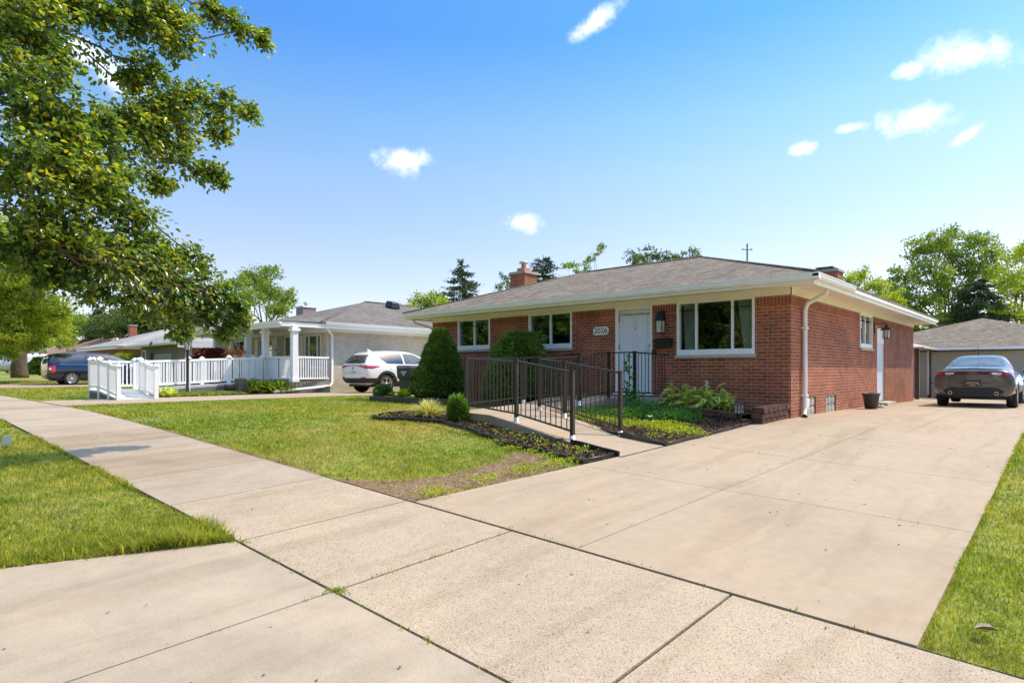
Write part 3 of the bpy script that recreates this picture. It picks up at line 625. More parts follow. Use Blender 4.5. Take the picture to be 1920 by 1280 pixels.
def window(parent, ax, c, out, a0, a1, z0, z1, divs, sill=True, fw=.055, frame='white', back='blind', curtains=(), label=None, sillmat='stone', screens=()):
    f = MB(); D0, D1 = -.012, .10
    bot = .10 if z1-z0 > .7 else .06
    obox(f, ax, c, out, a0, a0+fw, z0, z1, D0, D1); obox(f, ax, c, out, a1-fw, a1, z0, z1, D0, D1)
    obox(f, ax, c, out, a0+fw, a1-fw, z1-fw, z1, D0, D1); obox(f, ax, c, out, a0+fw, a1-fw, z0, z0+bot, D0-.01, D1)
    obox(f, ax, c, out, a0+fw, a1-fw, z0+bot, z0+bot+.02, .03, D1)
    for d in divs: obox(f, ax, c, out, d-.022, d+.022, z0+bot+.02, z1-fw, .02, D1)
    fo = f.build('window', frame, parent); 
    if label: tag(fo, label)
    g = MB(); obox(g, ax, c, out, a0+fw, a1-fw, z0+bot, z1-fw, .060, .066); g.build('pane', 'glass', fo)
    for (s0, s1) in screens:
        g = MB(); obox(g, ax, c, out, s0, s1, z0+bot+.02, z1-fw, .074, .078); g.build('insect_screen', 'blind', fo)
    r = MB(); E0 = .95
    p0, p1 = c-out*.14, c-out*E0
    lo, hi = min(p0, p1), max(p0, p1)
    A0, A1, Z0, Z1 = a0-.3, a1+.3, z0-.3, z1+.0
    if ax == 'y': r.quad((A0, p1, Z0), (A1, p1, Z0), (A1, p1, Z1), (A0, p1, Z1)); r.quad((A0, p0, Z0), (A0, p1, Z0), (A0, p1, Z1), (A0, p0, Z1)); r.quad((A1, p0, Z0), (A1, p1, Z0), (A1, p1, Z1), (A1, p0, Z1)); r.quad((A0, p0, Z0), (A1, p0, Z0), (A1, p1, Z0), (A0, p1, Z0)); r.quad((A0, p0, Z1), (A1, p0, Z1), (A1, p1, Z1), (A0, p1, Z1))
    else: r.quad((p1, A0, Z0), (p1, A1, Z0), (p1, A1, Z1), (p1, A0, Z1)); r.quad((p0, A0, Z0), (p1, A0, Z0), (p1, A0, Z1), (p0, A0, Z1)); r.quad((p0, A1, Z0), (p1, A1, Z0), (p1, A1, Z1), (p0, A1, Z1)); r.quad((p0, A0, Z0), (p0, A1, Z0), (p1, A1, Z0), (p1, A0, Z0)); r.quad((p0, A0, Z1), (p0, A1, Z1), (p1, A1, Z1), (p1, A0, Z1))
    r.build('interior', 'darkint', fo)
    for (c0, c1, cb0, cb1) in curtains:                       # curtain hanging, gathered towards the bottom
        cu = MB(); n = 26; rows = 8; idx = len(cu.v)
        for j in range(rows+1):
            t = j/rows; l = c0*(1-t)+cb0*t; rr_ = c1*(1-t)+cb1*t; zz = (z1-.02)*(1-t)+(z0+.05)*t
            for k in range(n+1):
                a = l+(rr_-l)*k/n; dd = .15+.025*math.sin(k*1.9+t*.6); cu.v.append((a, c-out*dd, zz) if ax == 'y' else (c-out*dd, a, zz))
        for j in range(rows):
            for k in range(n): cu.f.append((idx+j*(n+1)+k, idx+j*(n+1)+k+1, idx+(j+1)*(n+1)+k+1, idx+(j+1)*(n+1)+k)); cu.m.append(0); cu.sm.append(True)
        cu.build('curtain', 'curtain', fo)
    if sill:
        s = MB(); obox(s, ax, c, out, a0-.03, a1+.03, z0-.065, z0-.003, -.05, .09); s.build('sill', sillmat, fo)
    return fo
# ------------------------------------------------------------------ hip roof helper
def hip(mb, x0, x1, y0, y1, ze, slope, ridge='x', m=0, under=True, e=.05):
    if ridge == 'x':
        t = (y1-y0)/2; zr = ze+t*slope; ym = (y0+y1)/2; A, B = (x0+t, ym, zr), (x1-t, ym, zr)
        mb.quad((x0, y0, ze), (x1, y0, ze), B, A, m=m); mb.quad((x1, y1, ze), (x0, y1, ze), A, B, m=m)
        mb.quad((x1, y0, ze), (x1, y1, ze), B, m=m); mb.quad((x0, y1, ze), (x0, y0, ze), A, m=m)
    else:
        t = (x1-x0)/2; zr = ze+t*slope; xm = (x0+x1)/2; A, B = (xm, y0+t, zr), (xm, y1-t, zr)
        mb.quad((x1, y0, ze), (x1, y1, ze), B, A, m=m); mb.quad((x0, y1, ze), (x0, y0, ze), A, B, m=m)
        mb.quad((x0, y0, ze), (x1, y0, ze), A, m=m); mb.quad((x1, y1, ze), (x0, y1, ze), B, m=m)
    c = [(x0, y0), (x1, y0), (x1, y1), (x0, y1)]
    for k in range(4):
        p, q = c[k], c[(k+1) % 4]; mb.quad((*p, ze-e), (*q, ze-e), (*q, ze), (*p, ze), m=m)
    mb.quad((x0, y0, ze-e), (x0, y1, ze-e), (x1, y1, ze-e), (x1, y0, ze-e), m=m)
def ridgecap(mb, pts, r=.055): mb.tube(pts, r, 6)
def chimney(name, parent, cx, cy, w, d, z0, z1, mat='brick', flue=True, cap='conc_p', metal=True):
    m = MB(); m.box(cx-w/2, cx+w/2, cy-d/2, cy+d/2, z0, z1); o = m.build(name, mat, parent)
    c = MB(); c.hexa([(cx-w/2-.05, cy-d/2-.05, z1), (cx+w/2+.05, cy-d/2-.05, z1), (cx+w/2+.05, cy+d/2+.05, z1), (cx-w/2-.05, cy+d/2+.05, z1),
                      (cx-w/2-.03, cy-d/2-.03, z1+.09), (cx+w/2+.03, cy-d/2-.03, z1+.09), (cx+w/2+.03, cy+d/2+.03, z1+.09), (cx-w/2-.03, cy+d/2+.03, z1+.09)]); c.build('chimney_crown', cap, o)
    if flue: f = MB(); f.box(cx-.17, cx+.17, cy-.17, cy+.17, z1+.09, z1+.24); f.build('flue', 'terracotta', o)
    if metal: g = MB(); zz = z1+.24 if flue else z1+.09; g.lathe((cx, cy, zz), [(0, .0), (.09, .0), (.09, .17), (.17, .18), (.15, .24), (0, .28)], 14); g.build('flue_cap', 'galv', o)
    return o
# ------------------------------------------------------------------ THE BRICK HOUSE
HX0, HX1, HY0, HY1, HT = -14.8, -4.0, 12.4, 25.0, 3.02
house = thing('brick_house', 'single storey red brick house with brown hip roof and white door beside the driveway', 'house', (-9.4, 18.7, .5))
W1, W2, W3 = (-13.62, -12.25, 2.12, 3.02), (-10.78, -9.32, 2.08, 3.02), (-6.42, -4.70, 1.84, 3.02)
DR = (-8.02, -7.03, .97, 3.02); WS = (17.68, 19.0, 2.10, 3.0); DS = (19.6, 20.55, .60, 2.72); B1, B2 = (13.22, 13.98, .56, .95), (14.72, 15.5, .54, .94)
w = MB()
def split_wall(ax, c, a0, a1, ops, out, soldier_from=2.82):
    wall(w, ax, c, a0, a1, -.2, soldier_from, [(o[0], o[1], o[2], min(o[3], soldier_from)) for o in ops if o[2] < soldier_from], .13, out, 0)
    wall(w, ax, c, a0, a1, soldier_from, HT, [(o[0], o[1], soldier_from, o[3]) for o in ops if o[3] > soldier_from], .13, out, 1, 0)
split_wall('y', HY0, HX0, HX1, [W1, W2, W3, DR], -1)
split_wall('x', HX1, HY0, HY1, [WS, DS, B1, B2], 1)
split_wall('x', HX0, HY0, HY1, [], -1); split_wall('y', HY1, HX0, HX1, [], 1)
w.build('wall', ['brick', 'soldier'], house)
window(house, 'y', HY0, -1, *W1, [(-13.62-12.25)/2], label='left sliding window with dark screen', screens=[(-13.56, -12.95)])
window(house, 'y', HY0, -1, *W2, [(-10.78-9.32)/2], label='middle sliding window above the round shrub', screens=[(-10.72, -10.06)])
window(house, 'y', HY0, -1, *W3, [-5.98, -5.18], label='wide three part picture window', curtains=[(-6.34, -6.02, -6.3, -6.08), (-5.12, -4.76, -4.98, -4.76)], screens=[])
window(house, 'x', HX1, 1, *WS, [18.35], label='small side window with white frame', screens=[])
def glassblock(a0, a1, z0, z1, vent):
    g = MB(); n = 3 if not vent else 3; gm = .012
    for i in range(n):
        for j in range(2):
            x0 = a0+(a1-a0)*i/n; x1 = a0+(a1-a0)*(i+1)/n; y0 = z0+(z1-z0)*j/2; y1 = z0+(z1-z0)*(j+1)/2
            if vent and i == 0 and j == 1: continue
            g.box(-4.09, -4.03, x0+gm, x1-gm, y0+gm, y1-gm, 0)
            cx, cz = (x0+x1)/2, (y0+y1)/2; g.lathe((-4.028, cx, cz), [(.10, 0), (.07, .012), (.04, .0), (.0, .014)], 12, 'x')
    m_ = MB(); m_.box(-4.13, -4.06, a0, a1, z0, z1); o = m_.build('glass_block_window', 'stone', house); g.build('glass_blocks', 'glassblock', o)
    if vent:
        v = MB(); xx0, xx1, zz0, zz1 = a0+.02, a0+(a1-a0)*.36, z0+(z1-z0)*.45, z1-.02
        v.box(-4.05, -3.99, xx0, xx1, zz0, zz1); 
        for k in range(5): v.box(-3.99, -3.982, xx0+.03, xx1-.03, zz0+.03+k*.03, zz0+.045+k*.03)
        v.build('dryer_vent', 'white', o)
    s = MB(); s.box(-4.05, -3.94, a0-.04, a1+.04, z0-.05, z0-.003); s.build('sill', 'stone', o)
M['glassblock'] = plain('glass block', (.42, .41, .37), .12, 0, var=.55, scale=22, spec=.8)
glassblock(*B1, True); glassblock(*B2, False)
# doors
d = MB(); obox(d, 'y', HY0, -1, DR[0], DR[0]+.07, DR[2], DR[3], -.012, .12); obox(d, 'y', HY0, -1, DR[1]-.05, DR[1], DR[2], DR[3], -.012, .12); obox(d, 'y', HY0, -1, DR[0]+.07, DR[1]-.05, DR[3]-.09, DR[3], -.010, .12)
dfo = d.build('door', 'white', house); tag(dfo, 'white panelled front door')
d = MB(); a0, a1, z0, z1 = DR[0]+.075, DR[1]-.055, DR[2]+.03, DR[3]-.095
obox(d, 'y', HY0, -1, a0, a1, z0, z1, .06, .10)
wl = (a1-a0)
for (p0, p1, q0, q1) in ((.12, .46, .66, .94), (.54, .88, .66, .94), (.12, .46, .08, .62), (.54, .88, .08, .62)):
    A0, A1, Q0, Q1 = a0+wl*p0, a0+wl*p1, z0+(z1-z0)*q0, z0+(z1-z0)*q1
    for (u0, u1, v0, v1) in ((A0, A1, Q1-.018, Q1), (A0, A1, Q0, Q0+.018), (A0, A0+.018, Q0+.018, Q1-.018), (A1-.018, A1, Q0+.018, Q1-.018)): obox(d, 'y', HY0, -1, u0, u1, v0, v1, .048, .061)
leaf = d.build('door_panel', 'doorw', dfo)
h = MB(); h.lathe((a0+wl*.5, HY0+.06, z0+1.50), [(.0, -.012), (.014, -.01), (.014, 0)], 10, 'y'); h.build('peephole', 'black', dfo)
h = MB(); h.tube([(a1-.06, HY0+.045, z0+.95), (a1-.06, HY0+.005, z0+.95), (a1-.17, HY0+.005, z0+.95)], .010, 8); h.build('handle', 'galv', dfo); h = MB(); h.lathe((a1-.06, HY0+.045, z0+1.08), [(0, -.02), (.028, -.015), (.028, .01)], 12, 'y'); h.build('lock', 'galv', dfo)
for zz in (z0+.2, z0+1.0, z0+1.66): h = MB(); h.box(a0-.03, a0-.005, HY0+.03, HY0+.07, zz, zz+.10); h.build('hinge', 'galv', dfo)
d = MB(); obox(d, 'y', HY0, -1, DR[0]-.02, DR[1]+.02, .93, .968, -.10, .1); d.build('threshold', 'doorw', dfo)
d = MB(); obox(d, 'x', HX1, 1, DS[0], DS[1], 2.27, DS[3], .02, .12); obox(d, 'x', HX1, 1, DS[0], DS[0]+.06, DS[2], 2.27, .03, .12); obox(d, 'x', HX1, 1, DS[1]-.06, DS[1], DS[2], 2.27, .03, .12)
sdo = d.build('door', 'white', house); tag(sdo, 'recessed white side door under a pale lintel')
d = MB(); obox(d, 'x', HX1, 1, DS[0]+.06, DS[1]-.06, DS[2], 2.27, .05, .1); d.build('door_panel', 'doorw', sdo)
d = MB(); d.box(-4.14, -3.72, 19.5, 20.65, .30, .60); d.build('doorstep', 'stone', sdo)
# eaves
EX0, EX1, EY0, EY1, EZ = -15.45, -3.4, 11.8, 25.6, 3.27
f = MB(); f.box(EX0+.03, EX1-.03, EY0+.03, EY1-.03, 3.13, 3.16)
f.build('soffit', 'soffit', house)
f = MB(); f.box(HX0-.02, HX1+.02, HY0-.02, HY0-.001, HT-.03, 3.13); f.box(HX1+.001, HX1+.022, HY0-.02, HY1, HT-.03, 3.13); f.box(HX0-.022, HX0-.001, HY0-.02, HY1, HT-.03, 3.13); f.build('frieze', 'soffit', house)
f = MB(); f.box(EX0+.01, EX1-.01, EY0+.012, EY0+.03, 3.10, 3.25); f.box(EX1-.03, EX1-.012, EY0+.03, EY1-.03, 3.08, 3.235); f.box(EX0+.012, EX0+.03, EY0+.03, EY1-.03, 3.10, 3.25); f.box(EX0+.03, EX1-.03, EY1-.03, EY1-.012, 3.10, 3.25)
f.build('fascia', 'white', house)
def gutter(parent, p, q, out, zt=3.27, name='gutter', mat='white'):
    prof = [(0, -.11), (.075, -.11), (.10, -.06), (.10, -.015), (.115, -.01), (.115, .005), (.10, .005), (.095, -.01), (.02, -.02), (0, -.02)]
    m = MB(); p = Vector(p); q = Vector(q); n = Vector((out[0], out[1], 0)); i0 = 0
    for e in (p, q):
        for (a, b) in prof: m.v.append(tuple(Vector((e.x, e.y, zt+b))+n*a))
    k = len(prof)
    for j in range(k): m.f.append((j, (j+1) % k, k+(j+1) % k, k+j)); m.m.append(0); m.sm.append(False)
    m.f.append(tuple(range(k))); m.m.append(0); m.sm.append(False); m.f.append(tuple(range(2*k-1, k-1, -1))); m.m.append(0); m.sm.append(False)
    return m.build(name, mat, parent)
gutter(house, (EX0, EY0+.01, 0), (EX1+.1, EY0+.01, 0), (0, -1)); gutter(house, (EX1-.012, EY0-.09, 0), (EX1-.012, 14.35, 0), (1, 0))
f = MB(); f.box(EX1-.03, EX1+.04, 14.36, EY1, 3.16, 3.245); f.build('drip_edge', 'white', house)
r = MB(); hip(r, EX0-.04, EX1+.05, EY0-.05, 20.05, 3.285, .325); rf = r.build('roof', 'shingle', house, roof=True)
r = MB(); hip(r, EX0-.035, EX1+.045, 16.0, EY1+.05, 3.281, .185, 'y'); rb = r.build('roof', 'shingle', house, roof=True)
t_ = (20.05-EY0+.05)/2; zr = 3.285+t_*.325; ym = (EY0-.05+20.05)/2
r = MB(); ridgecap(r, [(EX0-.04+t_, ym, zr), (EX1+.05-t_, ym, zr)], .045); ridgecap(r, [(EX1+.05, EY0-.05, 3.29), (EX1+.05-t_, ym, zr)], .035); ridgecap(r, [(EX0-.04, EY0-.05, 3.29), (EX0-.04+t_, ym, zr)], .035); r.build('ridge_cap', 'shingle', rf)
chimney('chimney', rf, -14.5, 16.4, .68, .68, 3.0, 4.93)
chimney('chimney', rb, -6.2, 22.9, .85, .7, 3.2, 4.86, flue=False, metal=False)
r = MB(); r.box(-6.5, -5.95, 22.65, 23.15, 5.02, 5.06); r.box(-6.4, -6.35, 22.7, 22.75, 4.95, 5.02); r.box(-6.1, -6.05, 23.05, 23.1, 4.95, 5.02); r.build('chimney_cap', 'black', rb)
r = MB(); r.lathe((-7.62, 16.75, 4.3), [(.16, 0), (.16, .28), (.26, .29), (.24, .36), (0, .42)], 14); r.build('roof_vent', 'black', rf)
# downspouts
dsp = MB(); dsp.tube([(-3.46, 12.9, 3.15), (-3.52, 12.95, 3.02), (-3.88, 13.03, 2.86), (-3.94, 13.05, 2.72), (-3.94, 13.05, .78), (-3.94, 13.03, .70), (-3.90, 12.9, .61), (-3.88, 12.82, .58)], .045, 10)
dso = dsp.build('downspout', 'white', house)
for zz in (2.35, .98): b = MB(); b.box(-4.0, -3.885, 12.99, 13.11, zz, zz+.03); b.build('strap', 'white', dso)
b = MB(); b.tube([(-3.88, 12.83, .60), (-3.86, 12.78, .575)], .05, 10); b.build('outlet', 'black', dso)
dsp = MB(); dsp.tube([(-15.3, 12.0, 3.14), (-15.3, 12.1, 3.0), (-14.95, 12.45, 2.85), (-14.87, 12.5, 2.75), (-14.87, 12.5, .7)], .04, 8); dsp.build('downspout', 'white', house)
# downspout strap for the conduit line on the front wall
c_ = MB(); c_.tube([(-4.42, HY0-.012, 3.0), (-4.42, HY0-.012, 1.78)], .006, 6); c_.build('cable', 'conc_t', house)
c_ = MB(); c_.tube([(-6.78, HY0-.010, 3.0), (-6.78, HY0-.010, 1.1)], .005, 6); c_.build('cable', 'conc_t', house)
# house number sign
def text_mesh(name, txt, size, mat, parent, loc, rot, ext=.002, label=None):
    cu = bpy.data.curves.new(name, 'FONT'); cu.body = txt; cu.size = size; cu.extrude = ext; cu.align_x = 'CENTER'; cu.align_y = 'CENTER'
    t = bpy.data.objects.new(name+'_tmp', cu); COL.objects.link(t); bpy.context.view_layer.update()
    me = bpy.data.meshes.new_from_object(t.evaluated_get(bpy.context.evaluated_depsgraph_get())); bpy.data.objects.remove(t)
    me.materials.clear(); me.materials.append(M[mat]); me.name = name
    o = bpy.data.objects.new(name, me); COL.objects.link(o); o.rotation_euler = rot
    base = WL[parent.name] if parent else Vector((0, 0, 0)); o.location = Vector(loc)-base; o.parent = parent; WL[o.name] = Vector(loc)
    return o
def pill(mb, cx, cz, w, h, y0, y1, ax='y', n=10):
    ring = []; r = h/2*.8
    for (sx, sz, a0) in ((1, -1, -PI/2), (1, 1, 0), (-1, 1, PI/2), (-1, -1, PI)):
        for k in range(n+1): a = a0+PI/2*k/n; ring.append((cx+sx*(w/2-r)+r*math.cos(a), cz+sz*(h/2-r)+r*math.sin(a)))
    f = [(x, y0, z) for x, z in ring] if ax == 'y' else [(y0, x, z) for x, z in ring]; g = [(x, y1, z) for x, z in ring] if ax == 'y' else [(y1, x, z) for x, z in ring]
    mb.quad(*f); mb.quad(*g[::-1]); k = len(ring)
    for j in range(k): mb.quad(f[(j+1) % k], f[j], g[j], g[(j+1) % k])
sg = thing('house_number_sign', 'white rounded sign reading 2026 on the red brick wall', 'house number', (-8.43, 12.37, 2.36))
p = MB(); pill(p, -8.43, 2.47, .44, .20, 12.372, 12.398); p.build('sign_plate', 'white', sg)
text_mesh('numerals', '2026', .20, 'black', sg, (-8.43, 12.368, 2.47), (PI/2, 0, 0))
# porch lantern, mailbox, side lantern
ln = thing('wall_lantern', 'black square lantern on the brick wall right of the front door', 'wall lamp', (-6.79, 12.3, 2.33), group=None)
q = MB(); q.hexa([(-6.86, 12.20, 2.62), (-6.68, 12.20, 2.62), (-6.68, 12.39, 2.62), (-6.86, 12.39, 2.62), (-6.82, 12.27, 2.84), (-6.70, 12.27, 2.84), (-6.70, 12.39, 2.84), (-6.82, 12.39, 2.84)]); q.box(-6.83, -6.71, 12.36, 12.40, 2.5, 2.62); q.build('hood', 'black', ln)
q = MB(); q.box(-6.84, -6.70, 12.23, 12.36, 2.36, 2.615); q.build('lamp_shade', 'lampglass', ln)
q = MB()
for xx in (-6.846, -6.706):
    for yy in (12.222, 12.35): q.box(xx, xx+.014, yy, yy+.014, 2.35, 2.62)
q.box(-6.85, -6.69, 12.22, 12.37, 2.335, 2.352); q.build('cage', 'black', ln)
mbx = thing('mailbox', 'black wall mailbox on the brick between door and picture window', 'mailbox', (-6.72, 12.3, 2.0))
q = MB(); q.hexa([(-6.92, 12.28, 2.02), (-6.52, 12.28, 2.02), (-6.52, 12.395, 2.02), (-6.92, 12.395, 2.02), (-6.92, 12.26, 2.18), (-6.52, 12.26, 2.18), (-6.52, 12.395, 2.22), (-6.92, 12.395, 2.22)]); q.build('box', 'black', mbx, bevel=.006)
q = MB(); q.quad((-6.93, 12.25, 2.17), (-6.51, 12.25, 2.17), (-6.51, 12.39, 2.235), (-6.93, 12.39, 2.235)); q.quad((-6.93, 12.25, 2.15), (-6.51, 12.25, 2.15), (-6.51, 12.25, 2.17), (-6.93, 12.25, 2.17)); q.build('lid', 'black', mbx)
q = MB(); q.lathe((-6.98, 12.395, 1.93), [(0, -.04), (.05, -.035), (.06, -.02), (.06, 0)], 12, 'y'); tag(q.build('doorbell', 'black'), 'small round dark doorbell beside the white front door', 'doorbell')
sln = thing('wall_lantern', 'black bracket lantern on the side wall beside the recessed door', 'wall lamp', (-3.8, 19.3, 2.4))
q = MB(); q.box(-4.0, -3.975, 19.26, 19.40, 2.55, 2.83); q.tube([(-3.98, 19.33, 2.80), (-3.74, 19.33, 2.80), (-3.72, 19.33, 2.74)], .012, 8); q.tube([(-3.98, 19.33, 2.64), (-3.85, 19.33, 2.70), (-3.80, 19.33, 2.80)], .008, 6); q.build('bracket', 'black', sln)
q = MB(); q.lathe((-3.72, 19.33, 2.62), [(.17, 0), (.15, .02), (.06, .08), (.03, .10), (.045, .13), (.02, .16), (0, .17)], 8, smooth=False); q.lathe((-3.72, 19.33, 2.38), [(0, 0), (.10, 0), (.10, .015), (0, .02)], 8, smooth=False)
for k in range(6): a = k*PI/3; q.tube([(-3.72+.095*math.cos(a), 19.33+.095*math.sin(a), 2.38), (-3.72+.11*math.cos(a), 19.33+.11*math.sin(a), 2.62)], .007, 5)
q.build('cage', 'black', sln); q = MB(); q.lathe((-3.72, 19.33, 2.395), [(.075, 0), (.085, .22)], 12); q.build('lamp_shade', 'lampglass', sln)
# plant pot by the side door
pt = thing('plant_pot', 'dark grey plastic pot with orange rim contents by the side wall', 'plant pot', (-3.62, 17.1, G(-3.62, 17.1)+.024))
z0 = G(-3.62, 17.1)+.036; q = MB(); q.lathe((-3.62, 17.1, z0), [(0, 0), (.14, 0), (.185, .33), (.20, .335), (.205, .38), (.185, .38), (.175, .33)], 20); q.build('pot', 'bin', pt)
q = MB(); q.lathe((-3.62, 17.1, z0+.33), [(.175, 0), (.1, .03), (0, .035)], 16); q.build('red_lining', 'red', pt)
q = MB(); 
for k in range(9): a = rng.uniform(0, 6.28); rr_ = rng.uniform(0, .16); q.lathe((-3.62+rr_*math.cos(a)*1.4, 18.05+rr_*math.sin(a), G(-3.6, 18)+.024), [(.05, 0), (.06, .03), (.03, .06), (0, .07)], 7)
tag(q.build('stone_pile', 'stone'), 'small pile of pale stones on the driveway beside the doorstep', 'stones')
# ------------------------------------------------------------------ CONCRETE RAMP + PORCH
ramp_t = thing('entry_ramp', 'curving concrete ramp rising from the driveway to the front porch', 'ramp', (-7, 8.5, .4))
Lf = [(-4.22, 6.66, None), (-5.3, 7.02, .47), (-6.0, 7.18, .56), (-6.7, 7.3, .66), (-7.2, 7.48, .70), (-7.6, 7.68, .715), (-8.42, 7.78, .725), (-8.72, 8.25, .735), (-8.85, 9.2, .745), (-8.95, 10.1, .77), (-9.05, 11.1, .87), (-9.05, 12.395, .90)]
Rf = [(-4.2, 7.72, None), (-5.28, 8.38, .47), (-5.9, 8.6, .55), (-6.74, 8.86, .66), (-7.1, 9.0, .70), (-7.35, 9.1, .715), (-7.45, 9.13, .725), (-7.5, 9.2, .735), (-7.55, 9.5, .745), (-7.55, 10.1, .77), (-7.45, 11.1, .87), (-7.45, 12.395, .90)]
q = MB(); A = []
for (a, b) in zip(Lf, Rf):
    za = a[2] if a[2] else G(a[0], a[1])+.036; zb = b[2] if b[2] else G(b[0], b[1])+.036; A.append(((a[0], a[1], za), (b[0], b[1], zb)))
for k in range(len(A)-1):
    (a, b), (c, d_) = A[k], A[k+1]
    q.quad(a, c, d_, b); lo = lambda p: (p[0], p[1], .1)
    q.quad(lo(c), c, a, lo(a)); q.quad(b, d_, lo(d_), lo(b))
q.build('ramp_slab', 'conc_s', ramp_t)
q = MB(); q.box(-7.44, -6.5, 11.1, 12.395, .2, .90); q.build('porch_slab', 'conc_p', ramp_t)
q = MB(); q.box(-6.49, -5.9, 11.9, 12.395, .2, .72); q.build('step', 'conc_p', ramp_t)
def railing(name, label, posts, hts=1.02, sp=.125, mat='bronze', pr=.028, shoes=True, baseoff=.14):
    """posts: [(x,y,zbase,is_post)]"""
    t = thing(name, label, 'railing', (posts[0][0], posts[0][1], posts[0][2]))
    post = shoe = bal = None
    p0 = Vector(posts[0][:3])
    for k, p in enumerate(posts):
        if not p[3]: continue
        d = Vector(p[:3])-p0
        if post is None:
            m = MB(); m.box(p[0]-pr, p[0]+pr, p[1]-pr, p[1]+pr, p[2]-.03, p[2]+hts); m.box(p[0]-pr-.006, p[0]+pr+.006, p[1]-pr-.006, p[1]+pr+.006, p[2]+hts, p[2]+hts+.015); post = m.build('post', mat, t)
            pp = Vector(p[:3])
            if shoes: m = MB(); m.lathe((p[0], p[1], p[2]-.01), [(.0, .09), (.042, .09), (.045, .01), (.07, .008), (.07, -.01)], 10); shoe = m.build('shoe', 'galv', t)
        else:
            dup(post, t, Vector(p[:3])-pp)
            if shoes: dup(shoe, t, Vector(p[:3])-pp)
    m = MB(); m2 = MB()
    for k in range(len(posts)-1):
        a, b = Vector(posts[k][:3]), Vector(posts[k+1][:3])
        m.bar(a+Vector((0, 0, hts-.012)), b+Vector((0, 0, hts-.012)), .042, .028); m2.bar(a+Vector((0, 0, baseoff)), b+Vector((0, 0, baseoff)), .03, .025)
    m.build('top_rail', mat, t); m2.build('bottom_rail', mat, t)
    for k in range(len(posts)-1):
        a, b = Vector(posts[k][:3]), Vector(posts[k+1][:3]); ln_ = (b-a).length; n = max(1, int(round(ln_/sp)))
        for j in range(1, n):
            q_ = a+(b-a)*j/n
            if bal is None:
                mm = MB(); mm.box(q_.x-.006, q_.x+.006, q_.y-.006, q_.y+.006, q_.z+baseoff, q_.z+hts-.02); bal = mm.build('baluster', mat, t); bp = q_.copy()
            else: dup(bal, t, q_-bp)
    return t
railing('metal_railing', 'dark bronze railing along the lawn side of the concrete ramp', [(-5.42, 7.22, .47, 1), (-6.72, 7.42, .655, 1), (-8.40, 7.86, .73, 1)])
railing('metal_railing', 'dark bronze railing along the planted bed side of the ramp', [(-5.28, 8.30, .465, 1), (-6.74, 8.74, .65, 1), (-7.62, 9.08, .725, 1), (-7.55, 10.3, .79, 1), (-7.47, 11.18, .89, 0)])
railing('metal_railing', 'dark bronze railing on the far side of the upper ramp by the shrubs', [(-8.42, 7.92, .73, 0), (-8.68, 8.6, .74, 0), (-8.93, 10.1, .775, 1), (-9.0, 12.3, .90, 0)])
railing('metal_railing', 'black railing around the porch in front of the white door', [(-7.42, 11.2, .90, 1), (-6.74, 11.15, .90, 1), (-6.60, 12.34, .86, 0)], hts=1.0, mat='black', shoes=False)
# ------------------------------------------------------------------ retaining wall
rw = MB()
def blocks(p, q, n, z0, rows, par):
    p, q = np.array(p, float), np.array(q, float); d = (q-p)/n; u = d/np.linalg.norm(d); nn = np.array([u[1], -u[0]])
    for r_ in range(rows):
        for k in range(n):
            c0 = p+d*(k+(.5 if r_ % 2 else 0)); c1 = c0+d*.90
            if np.dot(c1-q, u) > .02: c1 = q
            if np.dot(c1-c0, u) < .05: continue
            zz = z0(c0)+r_*.105-.02; off = -.012*r_; dd = .18
            a, b = c0+nn*off, c1+nn*off; m_ = (a+b)/2+nn*.035
            P = [a-nn*dd, a+nn*.0, a+(b-a)*.22+nn*.045, a+(b-a)*.78+nn*.045, b, b-nn*dd]; top = zz+.098
            fz = [(x_, y_, zz) for x_, y_ in P]; gz = [(x_, y_, top) for x_, y_ in P]
            rw.quad(*gz[::-1]); rw.quad(*fz)
            for j in range(6): rw.quad(fz[(j+1) % 6], fz[j], gz[j], gz[(j+1) % 6])
blocks((-4.2, 12.36), (-4.22, 11.0), 6, lambda c: G(*c)+.02, 3, 0)
blocks((-4.25, 10.98), (-6.55, 11.85), 7, lambda c: G(*c)+.02, 2, 1)
bmf = rw.build('retaining_wall', 'block'); tag(bmf, 'low curved wall of red brown concrete blocks around the hosta bed', 'retaining wall')
rs = MB(); rs.quad((-4.4, 11.05, .69), (-4.35, 12.38, .69), (-6.5, 12.38, .70), (-6.5, 11.95, .70)); rs.quad((-4.4, 11.05, .69), (-4.42, 11.04, .5), (-6.5, 11.94, .5), (-6.5, 11.95, .70))
tag(rs.build('raised_bed_soil', 'mulch'), 'dark soil filling the raised block bed', kind='structure')
so_l = thing('solar_lantern', 'small black solar lantern with pale panes on the corner of the block wall', 'garden lamp', (-4.42, 10.93, .74))
z_ = .72; q = MB(); q.box(-4.50, -4.36, 10.86, 11.0, z_, z_+.012); q.hexa([(-4.53, 10.83, z_+.16), (-4.33, 10.83, z_+.16), (-4.33, 11.03, z_+.16), (-4.53, 11.03, z_+.16), (-4.48, 10.88, z_+.20), (-4.38, 10.88, z_+.20), (-4.38, 10.98, z_+.20), (-4.48, 10.98, z_+.20)])
for xx in (-4.5, -4.44, -4.375):
    for yy in (10.86, 10.92, 10.985): 
        if not (xx == -4.44 and yy == 10.92): q.box(xx, xx+.013, yy, yy+.013, z_, z_+.16)
q.box(-4.505, -4.355, 10.855, 11.005, z_+.08, z_+.088); q.build('frame', 'black', so_l); q = MB(); q.box(-4.49, -4.37, 10.87, 10.99, z_+.012, z_+.155); q.build('panes', 'lampglass', so_l)
q = MB(); q.tube([(-4.44, 10.93, z_), (-4.44, 10.90, .5)], .008, 6); q.build('stake', 'black', so_l)
